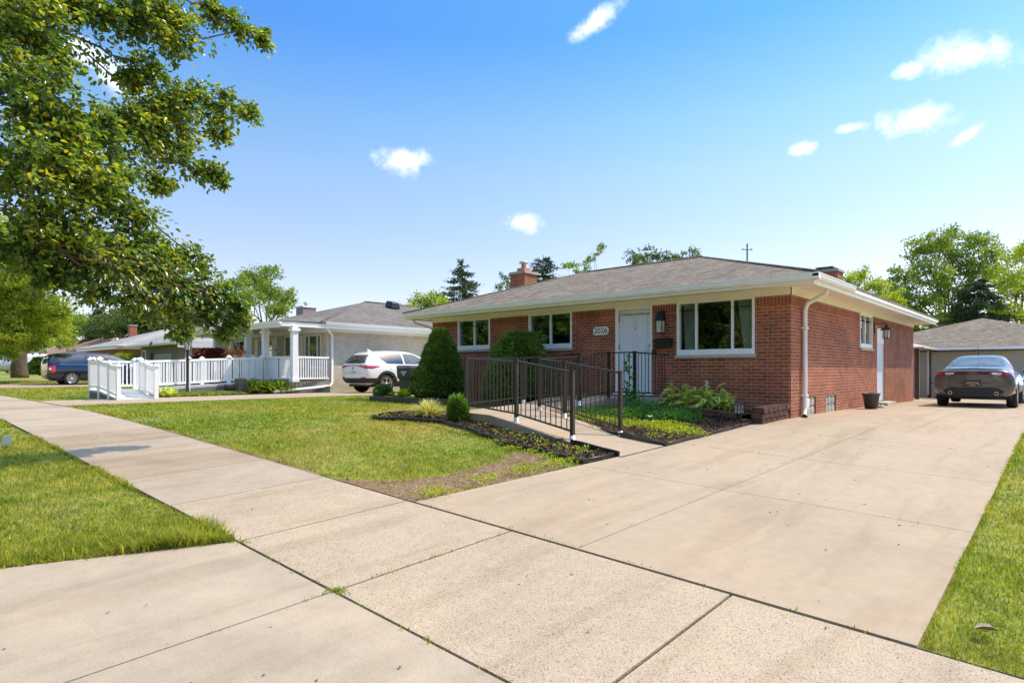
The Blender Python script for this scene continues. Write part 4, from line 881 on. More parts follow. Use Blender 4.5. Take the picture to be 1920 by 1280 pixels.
# ------------------------------------------------------------------ plants
def shrub(name, label, cat, c, r, h, shape, mat, n, ls, group=None, lump=.12, up=.4):
    cx, cy = c; z0 = G(cx, cy)+.03
    t = thing(name, label, cat, (cx, cy, z0), group=group)
    u = rng.random(n)**.8; a = rng.uniform(0, 2*PI, n)
    rad = np.array([shape(t_) for t_ in u])*r
    ph = rng.uniform(0, 6, 6)
    lm = 1+lump*(np.sin(a*3+ph[0]+u*7)+np.sin(a*5+ph[1]-u*11)*.7+np.sin(a*9+u*23+ph[2])*.45)
    dd = rad*lm*rng.uniform(.86, 1.03, n)
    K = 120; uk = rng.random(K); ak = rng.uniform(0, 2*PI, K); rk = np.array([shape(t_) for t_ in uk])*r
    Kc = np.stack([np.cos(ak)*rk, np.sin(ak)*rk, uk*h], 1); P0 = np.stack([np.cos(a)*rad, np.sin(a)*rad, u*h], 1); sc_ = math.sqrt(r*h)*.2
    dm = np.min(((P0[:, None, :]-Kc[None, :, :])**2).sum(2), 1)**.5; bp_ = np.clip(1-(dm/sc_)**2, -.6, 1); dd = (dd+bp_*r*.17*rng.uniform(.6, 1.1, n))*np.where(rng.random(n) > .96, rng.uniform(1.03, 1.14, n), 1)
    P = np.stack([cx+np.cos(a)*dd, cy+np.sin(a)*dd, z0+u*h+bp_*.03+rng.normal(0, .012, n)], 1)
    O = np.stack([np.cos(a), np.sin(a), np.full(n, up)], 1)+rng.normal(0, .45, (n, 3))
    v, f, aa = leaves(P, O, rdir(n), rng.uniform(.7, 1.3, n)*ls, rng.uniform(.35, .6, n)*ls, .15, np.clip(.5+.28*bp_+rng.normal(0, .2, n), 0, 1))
    npmesh('foliage', v, f, mat, t, aa)
    m = MB(); pr = [(.0, .02)]+[(shape(s)*r*.80+.001, s*h) for s in (.03, .1, .25, .4, .55, .7, .82, .92, .97)]+[(0, h*.985)]
    m.lathe((cx, cy, z0), pr, 14); m.build('inner_growth', mat, t)
    m = MB(); m.tube([(cx, cy, z0-.05), (cx, cy, z0+h*.3)], [.05, .03], 8); m.build('stem', 'bark', t)
    return t
cone = lambda s: (min(1, (s+.08)*5)**.6)*(1-s**1.7)**.75 if s < 1 else 0
dome = lambda s: math.sqrt(max(0, 1-((s-.28)/.73)**2)) if s < 1 else 0
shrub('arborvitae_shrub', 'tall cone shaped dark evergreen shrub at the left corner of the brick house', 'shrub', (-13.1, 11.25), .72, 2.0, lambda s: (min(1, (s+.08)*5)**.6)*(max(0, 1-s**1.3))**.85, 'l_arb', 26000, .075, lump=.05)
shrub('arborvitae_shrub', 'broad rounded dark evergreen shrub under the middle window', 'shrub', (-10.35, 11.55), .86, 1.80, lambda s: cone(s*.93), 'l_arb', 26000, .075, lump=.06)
shrub('boxwood_shrub', 'small bright green shrub at the corner of the concrete ramp', 'shrub', (-8.36, 7.62), .165, .42, dome, 'l_box', 3600, .045, lump=.1)
shrub('boxwood_shrub', 'tiny dark green shrub beside the wheelie bins', 'shrub', (-14.9, 10.6), .25, .42, dome, 'l_arb', 2200, .05)
shrub('ball_shrub', 'dark clipped bush behind the navy minivan', 'shrub', (-52.4, 8.8), .55, 1.15, dome, 'l_arb', 3500, .16)
shrub('hedge_bush', 'bright green bush left of the grey brick garage', 'shrub', (-43.6, 11.6), .85, 1.5, dome, 'l_mid', 6000, .14)
shrub('red_maple_bush', 'weeping dark red maple behind the white railing', 'small tree', (-27.2, 10.5), .85, 1.75, dome, 'maple', 11000, .12, lump=.15)
def rosette(name, label, cat, c, z, n, r, mat, ll, lw, arch=.5, group=None, hexa=True):
    t = thing(name, label, cat, (c[0], c[1], z), group=group)
    VV_, FF_, AA_ = [], [], []; off = 0
    a = rng.uniform(0, 2*PI, n); q_ = rng.random(n); el = np.radians(25+60*q_**1.2)
    segs = 5; L_ = ll*rng.uniform(.6, 1.15, n); W_ = lw*rng.uniform(.7, 1.2, n)
    base = np.stack([c[0]+rng.normal(0, r*.3, n), c[1]+rng.normal(0, r*.3, n), np.full(n, z)], 1)
    hd = np.stack([np.cos(a), np.sin(a), np.zeros(n)], 1); sd_ = np.stack([-np.sin(a), np.cos(a), np.zeros(n)], 1)
    prof = [.12, .8, 1.0, .62, .02] if hexa else [.6, 1, .9, .6, .05]; Vs = []
    for k in range(segs):
        s = k/(segs-1); p = base+hd*(L_*np.cos(el)*s)[:, None]*1.1+np.array([0, 0, 1])*(L_*(np.sin(el)*s-arch*s*s*.75))[:, None]
        Vs.append(p-sd_*(W_*prof[k]/2)[:, None]); Vs.append(p+np.array([0, 0, -1])*(W_*prof[k]*.12)[:, None]); Vs.append(p+sd_*(W_*prof[k]/2)[:, None])
    V_ = np.stack(Vs, 1).reshape(-1, 3); i_ = np.arange(n)[:, None]*segs*3; Fs = []
    for k in range(segs-1):
        for j in range(2): Fs.append(i_+np.array([[k*3+j, k*3+j+1, (k+1)*3+j+1, (k+1)*3+j]]))
    Fc_ = np.concatenate(Fs); att = rng.random(n)
    npmesh('leaves', V_, Fc_, mat, t, np.tile(att, len(Fs)), smooth=True); return t
M['l_hostag'] = leaf_mat('green hosta leaf centres', (.07, .18, .035), (.18, .34, .055), (.30, .46, .08), .3, .4, 3.5, .4)
def hosta(lab, c, z, r, h, n, name='hosta_plant'):
    t = thing(name, lab, 'hosta', (c[0], c[1], z), group='hostas under the picture window')
    a = rng.uniform(0, 2*PI, n); u = rng.random(n)**.6; rr_ = r*np.sqrt(1-(1-u)**2)*rng.uniform(.55, 1.0, n)*.75; zz = z+h*(1-u*.85)*rng.uniform(.6, 1.05, n)
    P = np.stack([c[0]+np.cos(a)*rr_, c[1]+np.sin(a)*rr_, zz], 1); D = np.stack([np.cos(a), np.sin(a), .35-.75*u], 1)+rng.normal(0, .3, (n, 3)); N = np.stack([np.cos(a)*.25, np.sin(a)*.25, np.ones(n)], 1)+rng.normal(0, .3, (n, 3))
    L_ = rng.uniform(.15, .27, n); at_ = rng.random(n)
    v, f, aa = leaves(P, D, N, L_, L_*.56, .16, .45+.5*at_, True); npmesh('leaves', v, f, 'l_hosta', t, aa)
    Dn = unit(D); sd_ = unit(np.cross(Dn, N)); Nn = np.cross(sd_, Dn); v, f, aa = leaves(P+Dn*(L_*.1)[:, None]+Nn*.004, D, N, L_*.78, L_*.34, .16, at_, True); npmesh('inner_foliage', v, f, 'l_hostag', t, aa)
    q = MB()
    for k in range(0, n, 5): q.tube([(c[0], c[1], z-.02), tuple(P[k])], .006, 4, caps=False)
    q.build('stems', 'l_hostag', t)
for k, (cx_, cy_, lab) in enumerate([(-6.2, 12.02, 'left clump of yellow edged hosta behind the block wall'), (-5.75, 11.95, 'middle clump of yellow edged hosta behind the block wall'), (-5.3, 11.85, 'right clump of yellow edged hosta behind the block wall')]):
    hosta(lab, (cx_, cy_), .70, .40, .46, 150)
q = MB(); q.tube([(-5.55, 12.0, .8), (-5.53, 11.98, 1.28)], .006, 5)
for k in range(10): a = k*1.3; q.lathe((-5.53+.03*math.cos(a), 11.98+.03*math.sin(a), 1.16+k*.013), [(0, 0), (.014, .01), (0, .03)], 5)
tag(q.build('flower_stalk', 'flowerw'), 'thin stalk of pale flowers rising from the hosta clump', 'flower')
q = MB(); q.box(-6.32, -6.30, 11.95, 11.955, .8, 1.27); q.box(-6.325, -6.295, 11.945, 11.958, 1.18, 1.28, 1); tag(q.build('plant_stake', ['stone', M['tealtag']]), 'thin garden stake with green top beside the hostas', 'stake')
rosette('ornamental_grass', 'spiky pale yellow striped grass clump in the curved bed', 'ornamental grass', (-9.33, 7.72), G(-9.33, 7.72)+.03, 620, .13, 'l_straw', .56, .015, .5, hexa=False)
rosette('leafy_plant', 'yellow green leafy plant beside the cone shaped evergreen', 'plant', (-14.15, 10.75), G(-14.1, 10.75)+.05, 60, .2, 'l_jenny', .6, .12, .6)
rosette('leafy_plant', 'pale green plant behind the ramp railing between the evergreens', 'plant', (-11.9, 10.8), G(-11.9, 10.8)+.08, 90, .25, 'l_hosta', .42, .06, .5)
rosette('leafy_plant', 'green leafy weed in the mulch by the block wall', 'plant', (-5.25, 10.2), G(-5.25, 10.2)+.05, 26, .08, 'l_cover', .26, .07, .5)
rosette('hosta_plant', 'pale variegated hosta at the foot of the white ramp', 'hosta', (-21.75, 7.0), G(-21.7, 7)+.04, 90, .3, 'l_hosta', .5, .13, .5)
for k, (cx_, cy_, s_, lab) in enumerate([(-23.3, 10.4, .95, 'left tall leafy perennial below the white porch railing'), (-22.75, 10.7, .9, 'tall leafy perennial with seed heads in the middle of the porch bed'), (-22.2, 11.0, .9, 'right leafy perennial beside the grey porch base')]):
    rosette('perennial_plant', lab, 'plant', (cx_, cy_), G(cx_, cy_)+.04, 260, .5, 'l_mid', s_, .07, .55, group='perennials below the neighbour porch')
def cover(label, pts, n, ls, mat, h=.1, name='ground_cover', spread=.2):
    P = []; nn = len(pts)
    for k in range(n):
        p = pts[rng.integers(nn)]; dx_, dy_ = rng.normal(0, spread), rng.normal(0, spread); x_, y_ = p[0]+dx_, p[1]+dy_; hh = p[2] if len(p) > 2 else h
        P.append((x_, y_, G(x_, y_)+.05+hh*rng.random()**.7*math.exp(-(dx_*dx_+dy_*dy_)/(spread*spread*6))))
    P = np.array(P); O = rdir(n)+np.array([0, 0, .8])
    v, f, a = leaves(P, O, rdir(n), rng.uniform(.6, 1.3, n)*ls, rng.uniform(.4, .7, n)*ls, .15, rng.random(n))
    return tag(npmesh(name, v, f, mat, att=a), label, 'ground cover', kind='stuff')
gc = [(-7.2+rng.uniform(0, 1.0), 9.7+rng.uniform(0, 1.3), .16) for _ in range(12)]+[(-6.6+rng.uniform(0, 1.3), 9.9+rng.uniform(0, 1.4), .2) for _ in range(16)]+[(-6.5, 10.9, .45), (-6.3, 10.7, .35), (-6.65, 10.95, .5), (-5.5, 10.6, .2), (-5.3, 10.3, .18)]
cover('feathery green ground cover in front of the porch', gc, 12000, .04, 'l_cover', .2)
jn = [(-7.2+t_*2.9+rng.normal(0, .1), 9.35-t_*.55+rng.normal(0, .22)+.2, .07) for t_ in rng.random(42)]+[(-5.0+rng.uniform(-.4, .4), 9.4+rng.uniform(-.2, .3), .07) for _ in range(6)]
cover('yellow green creeping plant along the ramp side bed', jn, 3400, .04, 'l_jenny', .12, spread=.13)
wd_ = [(-4.8, 6.55), (-5.2, 6.5), (-5.6, 6.6), (-6.2, 6.95), (-6.6, 7.0), (-4.6, 6.3), (-5.9, 6.75), (-7.4, 7.35), (-9.9, 7.1), (-4.6, 8.2), (-4.5, 8.6), (-4.4, 8.9)]
cover('scattered light green weeds in the curved mulch bed', wd_, 420, .04, 'l_jenny', .06, spread=.12, name='weeds')
cover('light green weeds along the soil patch beside the driveway', [(-4.55+.04*rng.normal(), yy, .03) for yy in (3.75, 3.8, 3.9, 4.5, 4.6, 5.0, 5.1, 5.2, 5.35, 5.5, 5.7, 5.8, 5.9)]+[(-5.2, 6.05, .03), (-5.6, 6.1, .03), (-6.1, 6.3, .03), (-4.9, 6.0, .03)], 1300, .03, 'l_jenny', .03, spread=.09, name='weeds')
cover('low green ground cover beside the neighbour white ramp', [(-22.3, 7.6, .08), (-22.6, 8.2, .08), (-22.5, 9.0, .08), (-21.9, 8.0, .1)], 2500, .07, 'l_mid', .08, spread=.35)
vn = []; 
for k in range(150): t_ = rng.random(); vn.append((-6.86+.05*math.sin(t_*14)+rng.normal(0, .03+.05*(1-t_)), 11.08+rng.normal(0, .03), .75+t_*1.12))
vn = np.array(vn); v, f, a = leaves(vn, rdir(150)+np.array([0, 0, -.3]), rdir(150), .07, .045, .1, rng.random(150), True)
vt = thing('climbing_vine', 'thin green vine climbing the black porch railing', 'vine', (-6.86, 11.08, .6)); npmesh('leaves', v, f, 'l_cover', vt, a)
q = MB(); q.tube([(-6.86+.05*math.sin(k*1.4), 11.09, .62+k*.125) for k in range(11)], .006, 5); q.build('stem', 'l_cover', vt)
for (x_, y_, lab) in ((-5.35, 9.35, 'white flower in the yellow ground cover'), (-5.6, 11.4, 'white flower near the block wall left end')):
    q = MB(); zz = G(x_, y_)+.2
    for k in range(5): a = k*1.257; q.quad((x_, y_, zz), (x_+.05*math.cos(a-.4), y_+.05*math.sin(a-.4), zz+.02), (x_+.07*math.cos(a), y_+.07*math.sin(a), zz+.015), (x_+.05*math.cos(a+.4), y_+.05*math.sin(a+.4), zz+.02))
    tag(q.build('white_flower', 'flowerw'), lab, 'flower')
q = MB(); 
for k in range(7):
    a = k*.45-1.3; q.quad((-11.3+.02*k, 1.45, G(-11.3, 1.45)+.02), (-11.18+.02*k, 1.52, G(-11.3, 1.45)+.02), (-11.16+.02*k, 1.54, G(-11.3, 1.45)+.17), (-11.3+.02*k, 1.46, G(-11.3, 1.45)+.15))
tag(q.build('paper_scrap', 'white'), 'small white paper scrap lying on the grass verge', 'litter')
M['dryleaf'] = plain('dry tan leaf', (.33, .26, .17), .8, var=.3, scale=30)
def dry_leaf(x_, y_, s_, lab, zoff=.03):
    P = np.array([[x_, y_, G(x_, y_)+zoff]]); v, f, a = leaves(P, np.array([[1., .4, .15]]), np.array([[.1, .1, 1.]]), s_, s_*.6, .3, np.array([.8]), True)
    return tag(npmesh('dry_leaf', v, f, 'dryleaf', att=a), lab, 'leaf')
dry_leaf(-.36, 3.88, .11, 'curled dry leaf on the grass right of the driveway', .05)
# ------------------------------------------------------------------ TREES
def limb(mb, a, b, r0, r1, sag=0, n=8, k=6, wig=.04):
    a = Vector(a); b = Vector(b); L_ = (b-a).length; pts = []
    for i_ in range(k+1):
        t = i_/k; p = a.lerp(b, t); p.z += sag*math.sin(PI*t)*L_
        if 0 < i_ < k: p += Vector((random.gauss(0, wig*L_*.3), random.gauss(0, wig*L_*.3), random.gauss(0, wig*L_*.3)))
        pts.append(p)
    mb.tube(pts, [r0+(r1-r0)*i_/k for i_ in range(k+1)], n, caps=True); return pts
def tree(name, label, base, blobs, mat, ls, per, trunk_r, fork=.35, cl=.5, group=None, dens=1.0, aspect=.6, cat='tree', flat=1.0):
    """blobs: [(x,y,z,r)] world; per = clusters per unit blob radius^2"""
    t = thing(name, label, cat, base, group=group)
    B = np.array(base); top = max(b[2] for b in blobs); fk = Vector((base[0], base[1], base[2]+(top-base[2])*fork))
    m = MB(); limb(m, (base[0], base[1], base[2]-.1), fk, trunk_r*1.25, trunk_r*.8, 0, 12)
    for b in blobs: limb(m, fk, (b[0], b[1], b[2]), trunk_r*.24, trunk_r*.05, .05, 6, 6, .1)
    P = []; A = []
    for b in blobs:
        nb = max(8, int(per*3.4*b[3]**2)); dr = rdir(nb); rr_ = b[3]*rng.random(nb)**.42
        c = np.array(b[:3])+dr*rr_[:, None]*np.array([1, 1, .8*flat]); tone = rng.normal(.5, .14, nb)
        for k in range(nb):
            if b[3] > 1.2*cl and rng.random() < .25: 
                m.tube([Vector(b[:3]), Vector(c[k])], [trunk_r*.07, trunk_r*.02], 4, caps=False)
            nl = max(4, int(26*dens*rng.uniform(.6, 1.3))); q_ = rdir(nl)*(cl*.8*rng.uniform(.5, 1.1)*rng.random(nl)**.5)[:, None]*np.array([1, 1, .6])
            P.append(c[k]+q_); A.append(np.clip(tone[k]+rng.normal(0, .16, nl), 0, 1))
    m.build('trunk', 'bark', t)
    P = np.concatenate(P); A = np.concatenate(A); n = len(P)
    O = rdir(n); O[:, 2] -= .2; v, f, a = leaves(P, O, rdir(n)+np.array([0, 0, .6]), ls*rng.uniform(.7, 1.3, n), ls*aspect*rng.uniform(.7, 1.2, n), .18, A)
    npmesh('crown', v, f, mat, t, a); return t
def blobs_px(lst, d0, dj=.12):
    out = []
    for e in lst:
        px, py, rp = e[:3]; d = e[3] if len(e) > 3 else d0*(1+random.uniform(-dj, dj)); q_ = at(px, py, d); out.append((q_[0], q_[1], q_[2], rp/F*d))
    return out
# near street tree whose boughs hang into the upper left
NT = [(40, 40, 105, 6.8), (60, 175, 105, 6.6), (50, 310, 105, 6.4), (100, 430, 85, 6.8), (150, 5, 60, 7.6), (235, 25, 60, 8), (320, 55, 66, 8.4), (275, 125, 42, 8.2), (345, 185, 62, 8.6), (420, 200, 44, 9), (466, 208, 24, 9.3), (320, 265, 58, 8.4), (385, 315, 34, 8.8), (415, 330, 18, 9.0),
      (255, 225, 55, 8), (175, 235, 62, 7.4), (195, 340, 75, 7.4), (150, 440, 80, 7.2), (255, 400, 42, 7.9), (225, 480, 60, 7.8), (320, 495, 50, 8.3), (250, 560, 45, 8.1), (395, 535, 46, 8.6), (440, 565, 36, 8.8), (330, 575, 42, 8.3), (185, 555, 34, 7.7), (450, 45, 34, 9.2), (492, 72, 24, 9.5), (400, 12, 36, 9.0), (440, 605, 26, 8.8), (340, 622, 20, 8.2), (455, 585, 22, 8.9), (20, 470, 60, 6.6), (300, 345, 30, 8.2), (110, 110, 40, 7.2), (90, 520, 40, 7.0), (410, 250, 26, 8.9), (130, 500, 60, 7.2), (150, 330, 70, 6.9), (120, 250, 70, 6.8), (285, 470, 50, 8.0), (365, 480, 32, 8.5), (350, 545, 38, 8.4), (290, 520, 40, 8.1), (390, 585, 30, 8.6), (240, 150, 30, 8.2), (300, 200, 44, 8.3), (300, 20, 50, 8.4), (420, 625, 16, 8.7)]
ntb = blobs_px(NT, 8)
tb = Vector((-9.6, -.2, G(-9.6, -.2)))
nt_t = thing('street_tree', 'leafy street tree with glossy leaves hanging over the verge at the upper left', 'tree', tb)
m = MB(); fk = Vector((-9.3, .1, 2.4)); limb(m, tb-Vector((0, 0, .1)), fk, .24, .18, 0, 14)
main_l = []
for tgt, r_ in (((-8.9, 1.6, 4.0), .11), ((-9.3, 1.0, 5.6), .12), ((-9.8, -.5, 6.2), .12), ((-10.6, .6, 4.8), .09), ((-8.3, 1.4, 2.9), .07)):
    limb(m, fk, tgt, r_, r_*.55, .03, 8); main_l.append(Vector(tgt))
extra = [(-10.2, .2, 5.6, 1.7), (-9.4, -.9, 6.6, 1.8), (-10.6, -1.2, 5.0, 1.5), (-9.0, .6, 7.6, 1.5), (-10.8, 1.0, 6.9, 1.4)]
PP = []; DD = []
for (bx, by, bz, br) in ntb+extra:
    c = Vector((bx, by, bz)); src = min(main_l, key=lambda q_: (q_-c).length); pts_ = limb(m, src, c, .022, .008, .06, 6, 8, .08)
    for pp_ in pts_[3:-1]:
        for k in range(26):
            q1 = rng.normal(0, .11, 3); PP.append((pp_.x+q1[0], pp_.y+q1[1], pp_.z+q1[2]*.8)); DD.append((q1[0], q1[1], q1[2]-.1))
    e_ = (bx, by, bz, br) in extra
    nt_ = int((90 if e_ else (340 if bz > 3.4 and by < 3 else 270))*br**2)+14
    for k in range(nt_):
        d = Vector(rng.normal(size=3)).normalized()*br*rng.random()**.42; st = c+d*.35; en = c+d
        en.z -= .04
        m.tube([st, st.lerp(en, .5)+Vector((0, 0, .03)), en], [.006, .004, .002], 3, caps=False)
        nl = 13
        for j in range(nl):
            t_ = .3+.8*rng.random(); p = st.lerp(en, t_); PP.append((p.x+rng.normal(0, .03), p.y+rng.normal(0, .03), p.z+rng.normal(0, .025))); DD.append((d.x*.5+rng.normal(0, .5)*br, d.y*.5+rng.normal(0, .5)*br, -.15*br+rng.normal(0, .4)*br))
m.build('trunk', 'bark', nt_t)
PP = np.array(PP); DD = np.array(DD); n = len(PP); N_ = rdir(n)*.7+np.array([0, 0, 1.0])
ls = rng.uniform(.055, .09, n); v, f, a = leaves(PP, DD, N_, ls, ls*.62, .2, np.clip(rng.beta(1.6, 2.2, n)+.28*(rng.random(n) > .86), 0, 1), True)
npmesh('crown', v, f, 'l_near', nt_t, a)
print('near leaves', n)
# far street tree at left
ft = blobs_px([(20, 560, 60), (60, 520, 45), (70, 590, 50), (100, 620, 34), (20, 620, 45), (110, 580, 34), (10, 660, 22), (60, 640, 30), (118, 640, 16), (30, 480, 50), (0, 530, 60), (-60, 560, 80), (-80, 480, 80), (-20, 440, 60)], 30, .06)
b_ = at(33, 700, 41)
tree('street_tree', 'bright yellow green street tree with thick forked trunk at the far left', (b_[0]+5, b_[1]-.6, G(b_[0]+5, b_[1]-.6)), [(x_, y_, z_, r_) for x_, y_, z_, r_ in ft], 'l_yel', .13, 26, .38, .3, .45, dens=1.3)
# background trees
def bgtree(label, d, blist, mat, ls, per, tr=.3, cl=.8, fork=.4, dens=1, name='leafy_tree', group='trees behind the houses', basepx=None, flat=1):
    bl = blobs_px(blist, d, .05); cx_ = sum(b[0] for b in bl)/len(bl); cy_ = sum(b[1] for b in bl)/len(bl)
    return tree(name, label, (cx_, cy_, G(cx_, cy_)-.05), bl, mat, ls, per, tr, fork, cl, group, dens, flat=flat)
bgtree('large airy deciduous tree behind the beige garage', 52, [(1725, 470, 30), (1760, 450, 26), (1790, 437, 20), (1700, 520, 34), (1745, 510, 36), (1790, 480, 36), (1835, 455, 30), (1860, 475, 22), (1680, 555, 34), (1730, 570, 36), (1780, 545, 36), (1830, 510, 36), (1865, 510, 24), (1700, 590, 30), (1722, 618, 26), (1762, 606, 26), (1810, 600, 30), (1860, 588, 30), (1690, 625, 24)], 'l_mid', .24, 7, .35, .9, .35, 1.0)
bgtree('yellowish tree at the far right edge behind the garage', 46, [(1905, 480, 26), (1935, 470, 30), (1890, 530, 28), (1920, 540, 36), (1880, 575, 26), (1915, 590, 30), (1950, 520, 40)], 'l_yel', .2, 9, .3, .8, .4, 1.0)
bgtree('bright green tree just behind the right end of the brick house roof', 48, [(1590, 530, 24), (1620, 515, 20), (1640, 540, 26), (1670, 560, 26), (1600, 560, 26), (1640, 580, 26), (1570, 545, 14)], 'l_yel', .2, 10, .25, .7, .4, 1.0)
bgtree('sparse tree tops showing above the middle of the brown roof', 42, [(1185, 482, 16), (1215, 478, 20), (1245, 486, 18), (1275, 482, 16), (1300, 474, 13), (1200, 500, 22), (1250, 505, 26), (1290, 500, 20)], 'l_dark', .17, 16, .2, .45, .5, .8)
bgtree('thin wispy tree leaning above the roof ridge', 40, [(1120, 472, 9), (1110, 485, 11), (1128, 462, 6), (1100, 498, 12), (1075, 498, 9), (1062, 500, 8), (1090, 510, 12)], 'l_mid', .15, 18, .12, .35, .5, .7)
bgtree('sparse grey green tree left of the brick chimney', 42, [(945, 520, 11), (955, 532, 12), (938, 538, 11), (965, 520, 8), (950, 550, 14)], 'l_dark', .15, 16, .12, .4, .5, .7)
bgtree('bright round tree beside the spruce behind the roof', 48, [(790, 568, 22), (812, 560, 16), (770, 578, 16), (830, 572, 16), (805, 590, 26)], 'l_yel', .2, 12, .2, .7)
bgtree('broad green maple behind the neighbouring house', 52, [(480, 520, 28), (510, 510, 18), (500, 545, 30), (535, 560, 20), (465, 560, 28), (520, 580, 24), (450, 530, 20), (545, 548, 10)], 'l_mid', .22, 10, .3, .8)
bgtree('dark green tree mass behind the grey brick garage', 62, [(300, 590, 40), (340, 600, 36), (260, 600, 36), (380, 600, 34), (420, 590, 34), (290, 625, 30)], 'l_dark', .28, 8, .35, 1.0)
bgtree('light green tree behind the brown roofed house', 75, [(120, 620, 30), (90, 600, 36), (150, 610, 30), (60, 610, 36)], 'l_mid', .32, 6, .35, 1.2)
bgtree('dark leafy tree far behind the white cargo van', 80, [(20, 640, 40), (60, 650, 40), (-20, 640, 50), (110, 645, 30)], 'l_dark', .35, 6, .35, 1.2)
bgtree('green tree between the cone evergreen and the far roofs', 60, [(220, 600, 28), (190, 612, 26), (235, 620, 20)], 'l_dark', .26, 9, .3, .9)
def conifer(label, base, h, r, mat='l_con', ls=.2, n=9000, droop=.25, spars=.55, tr=.16, name='spruce_tree', group='conifers behind the houses', bare=.12, power=1.0):
    t = thing(name, label, 'tree', base, group=group); m = MB(); b = Vector(base); m.tube([b-Vector((0, 0, .1)), b+Vector((0, 0, h*.5)), b+Vector((0, 0, h))], [tr, tr*.55, .02], 8)
    P = []; O = []; A = []; lv = int(h/.42); per = n/lv
    for k in range(lv):
        s = bare+(1-bare)*k/lv; z = h*s; rad = r*(1-s)**power*1.05+.12; nb = 7
        for j in range(nb):
            if rng.random() > spars+.35: continue
            a = rng.uniform(0, 2*PI); rl = rad*rng.uniform(.6, 1.15); zz = z+rng.uniform(-.2, .2)
            st = b+Vector((0, 0, zz)); en = b+Vector((math.cos(a)*rl, math.sin(a)*rl, zz-droop*rl)); m.tube([st, st.lerp(en, .5)+Vector((0, 0, .04*rl)), en], [.03, .02, .008], 4, caps=False)
            nn = max(4, int(per/nb*(rl/(r*.6)))); tt = rng.random(nn)**.7; tone = rng.normal(.5, .18)
            wdt = .16*rl+.08
            q_ = np.array(st)+(np.array(en)-np.array(st))*tt[:, None]+rng.normal(0, 1, (nn, 3))*np.array([wdt, wdt, .10])*(.4+tt[:, None]*.6)*.7
            P.append(q_); O.append(np.tile(np.array([math.cos(a), math.sin(a), -.3]), (nn, 1))+rng.normal(0, .5, (nn, 3))); A.append(np.clip(tone+rng.normal(0, .15, nn), 0, 1))
    m.build('trunk', 'bark', t); P = np.concatenate(P); O = np.concatenate(O); A = np.concatenate(A); n_ = len(P)
    v, f, a = leaves(P, O, rdir(n_)+np.array([0, 0, .7]), ls*rng.uniform(.6, 1.2, n_), ls*.32, .1, A); npmesh('crown', v, f, mat, t, a); return t
def cbase(px, d): q_ = at(px, 700, d); return (q_[0], q_[1], G(q_[0], q_[1]))
def ctop(py, d): return 1.52+(HY-py)/F*d
for (px, d, ty, r_, lab, kw) in ((867, 52, 484, 6.2, 'tall open spruce behind the left end of the brown roof', dict(spars=.55, n=42000, droop=.08, ls=.26)),
                            (1018, 44, 478, 2.3, 'dense rounded blue green pine behind the brick chimney', dict(spars=.95, n=22000, power=.55, droop=-.15)),
                            (1832, 44, 520, 3.6, 'dark broad conifer rising behind the beige garage', dict(spars=.95, n=30000, power=.6, droop=.1, ls=.28)),
                            (185, 66, 575, 4.5, 'dark spreading spruce behind the far pale grey roof', dict(spars=.85, n=16000, ls=.4))):
    b_ = cbase(px, d); conifer(lab, b_, ctop(ty, d)-b_[2], r_, **kw)
# trees and a house across the street (seen only as reflections)
for (x_, y_, lab) in ((-13.5, -15.5, 'round leafy tree across the street left'), (-6.5, -16.5, 'large leafy tree across the street opposite the driveway'), (3.5, -15.5, 'leafy tree across the street right'), (-24, -15, 'leafy tree across the street far left'), (-18.6, -16, 'leafy tree across the street seen mirrored in the picture window'), (13, -17, 'leafy tree across the street far right'), (-34, -16, 'leafy tree across the street beyond the far left one'), (-44, -15, 'rounded leafy tree far down the opposite side of the street'), (-54, -16, 'farthest leafy tree on the opposite side of the street')):
    tree('street_tree', lab, (x_, y_, -.1), [(x_+rng.normal(0, 1.6), y_+rng.normal(0, 1.2), 5.2+rng.normal(0, 2.0), 2.4) for _ in range(13)], 'l_mid', .34, 4, .3, .3, .9, 'trees across the street')
oh = thing('opposite_house', 'low house with grey roof across the street', 'house', (-9, -28, 0)); q = MB(); q.box(-16, -3, -34, -25, -.3, 2.7); q.build('wall', 'cream', oh); q = MB(); hip(q, -16.7, -2.3, -34.7, -24.3, 2.7, .36); q.build('roof', 'shingle2', oh, roof=True)
# ------------------------------------------------------------------ CREAM BRICK NEIGHBOUR WITH PORCH AND RAMP
nb = thing('cream_brick_house', 'cream brick house with grey hip roof, white columned porch and white ramp', 'house', (-28, 19, .6))
w = MB()
NWX = -22.5; NY = 13.2
wall(w, 'x', NWX, NY, 27.5, .1, 2.92, [(20.3, 21.6, 1.95, 2.95-.03)], .12, 1); wall(w, 'x', NWX, NY, 27.5, 2.92, 3.12, [], .1, 1, 1)
NW = [(-24.35, -22.95, 1.55, 3.0), (-28.6, -27.2, 1.95, 2.98), (-31.6, -30.2, 1.95, 2.98)]; ND = (-26.1, -25.2, 1.08, 3.05)
wall(w, 'y', NY, -33.4, NWX, .1, 3.12, NW+[ND], .12, -1, 0); wall(w, 'x', -33.4, NY, 27.5, .1, 3.12, [], .1, -1); wall(w, 'y', 27.5, -33.4, NWX, .1, 3.12, [], .1, 1)
w.build('wall', ['cream', 'creams'], nb)
window(nb, 'x', NWX, 1, 20.3, 21.6, 1.95, 2.92, [20.95], screens=[(20.36, 21.54)], label='side window with grey screen')
window(nb, 'y', NY, -1, *NW[0], [-24.0, -23.3], curtains=[(-24.0, -23.5, -23.95, -23.5)], sill=False, label='porch picture window')
window(nb, 'y', NY, -1, *NW[1], [-27.9], screens=[(-28.55, -27.9)]); window(nb, 'y', NY, -1, *NW[2], [-30.9], screens=[(-31.5, -30.9)])
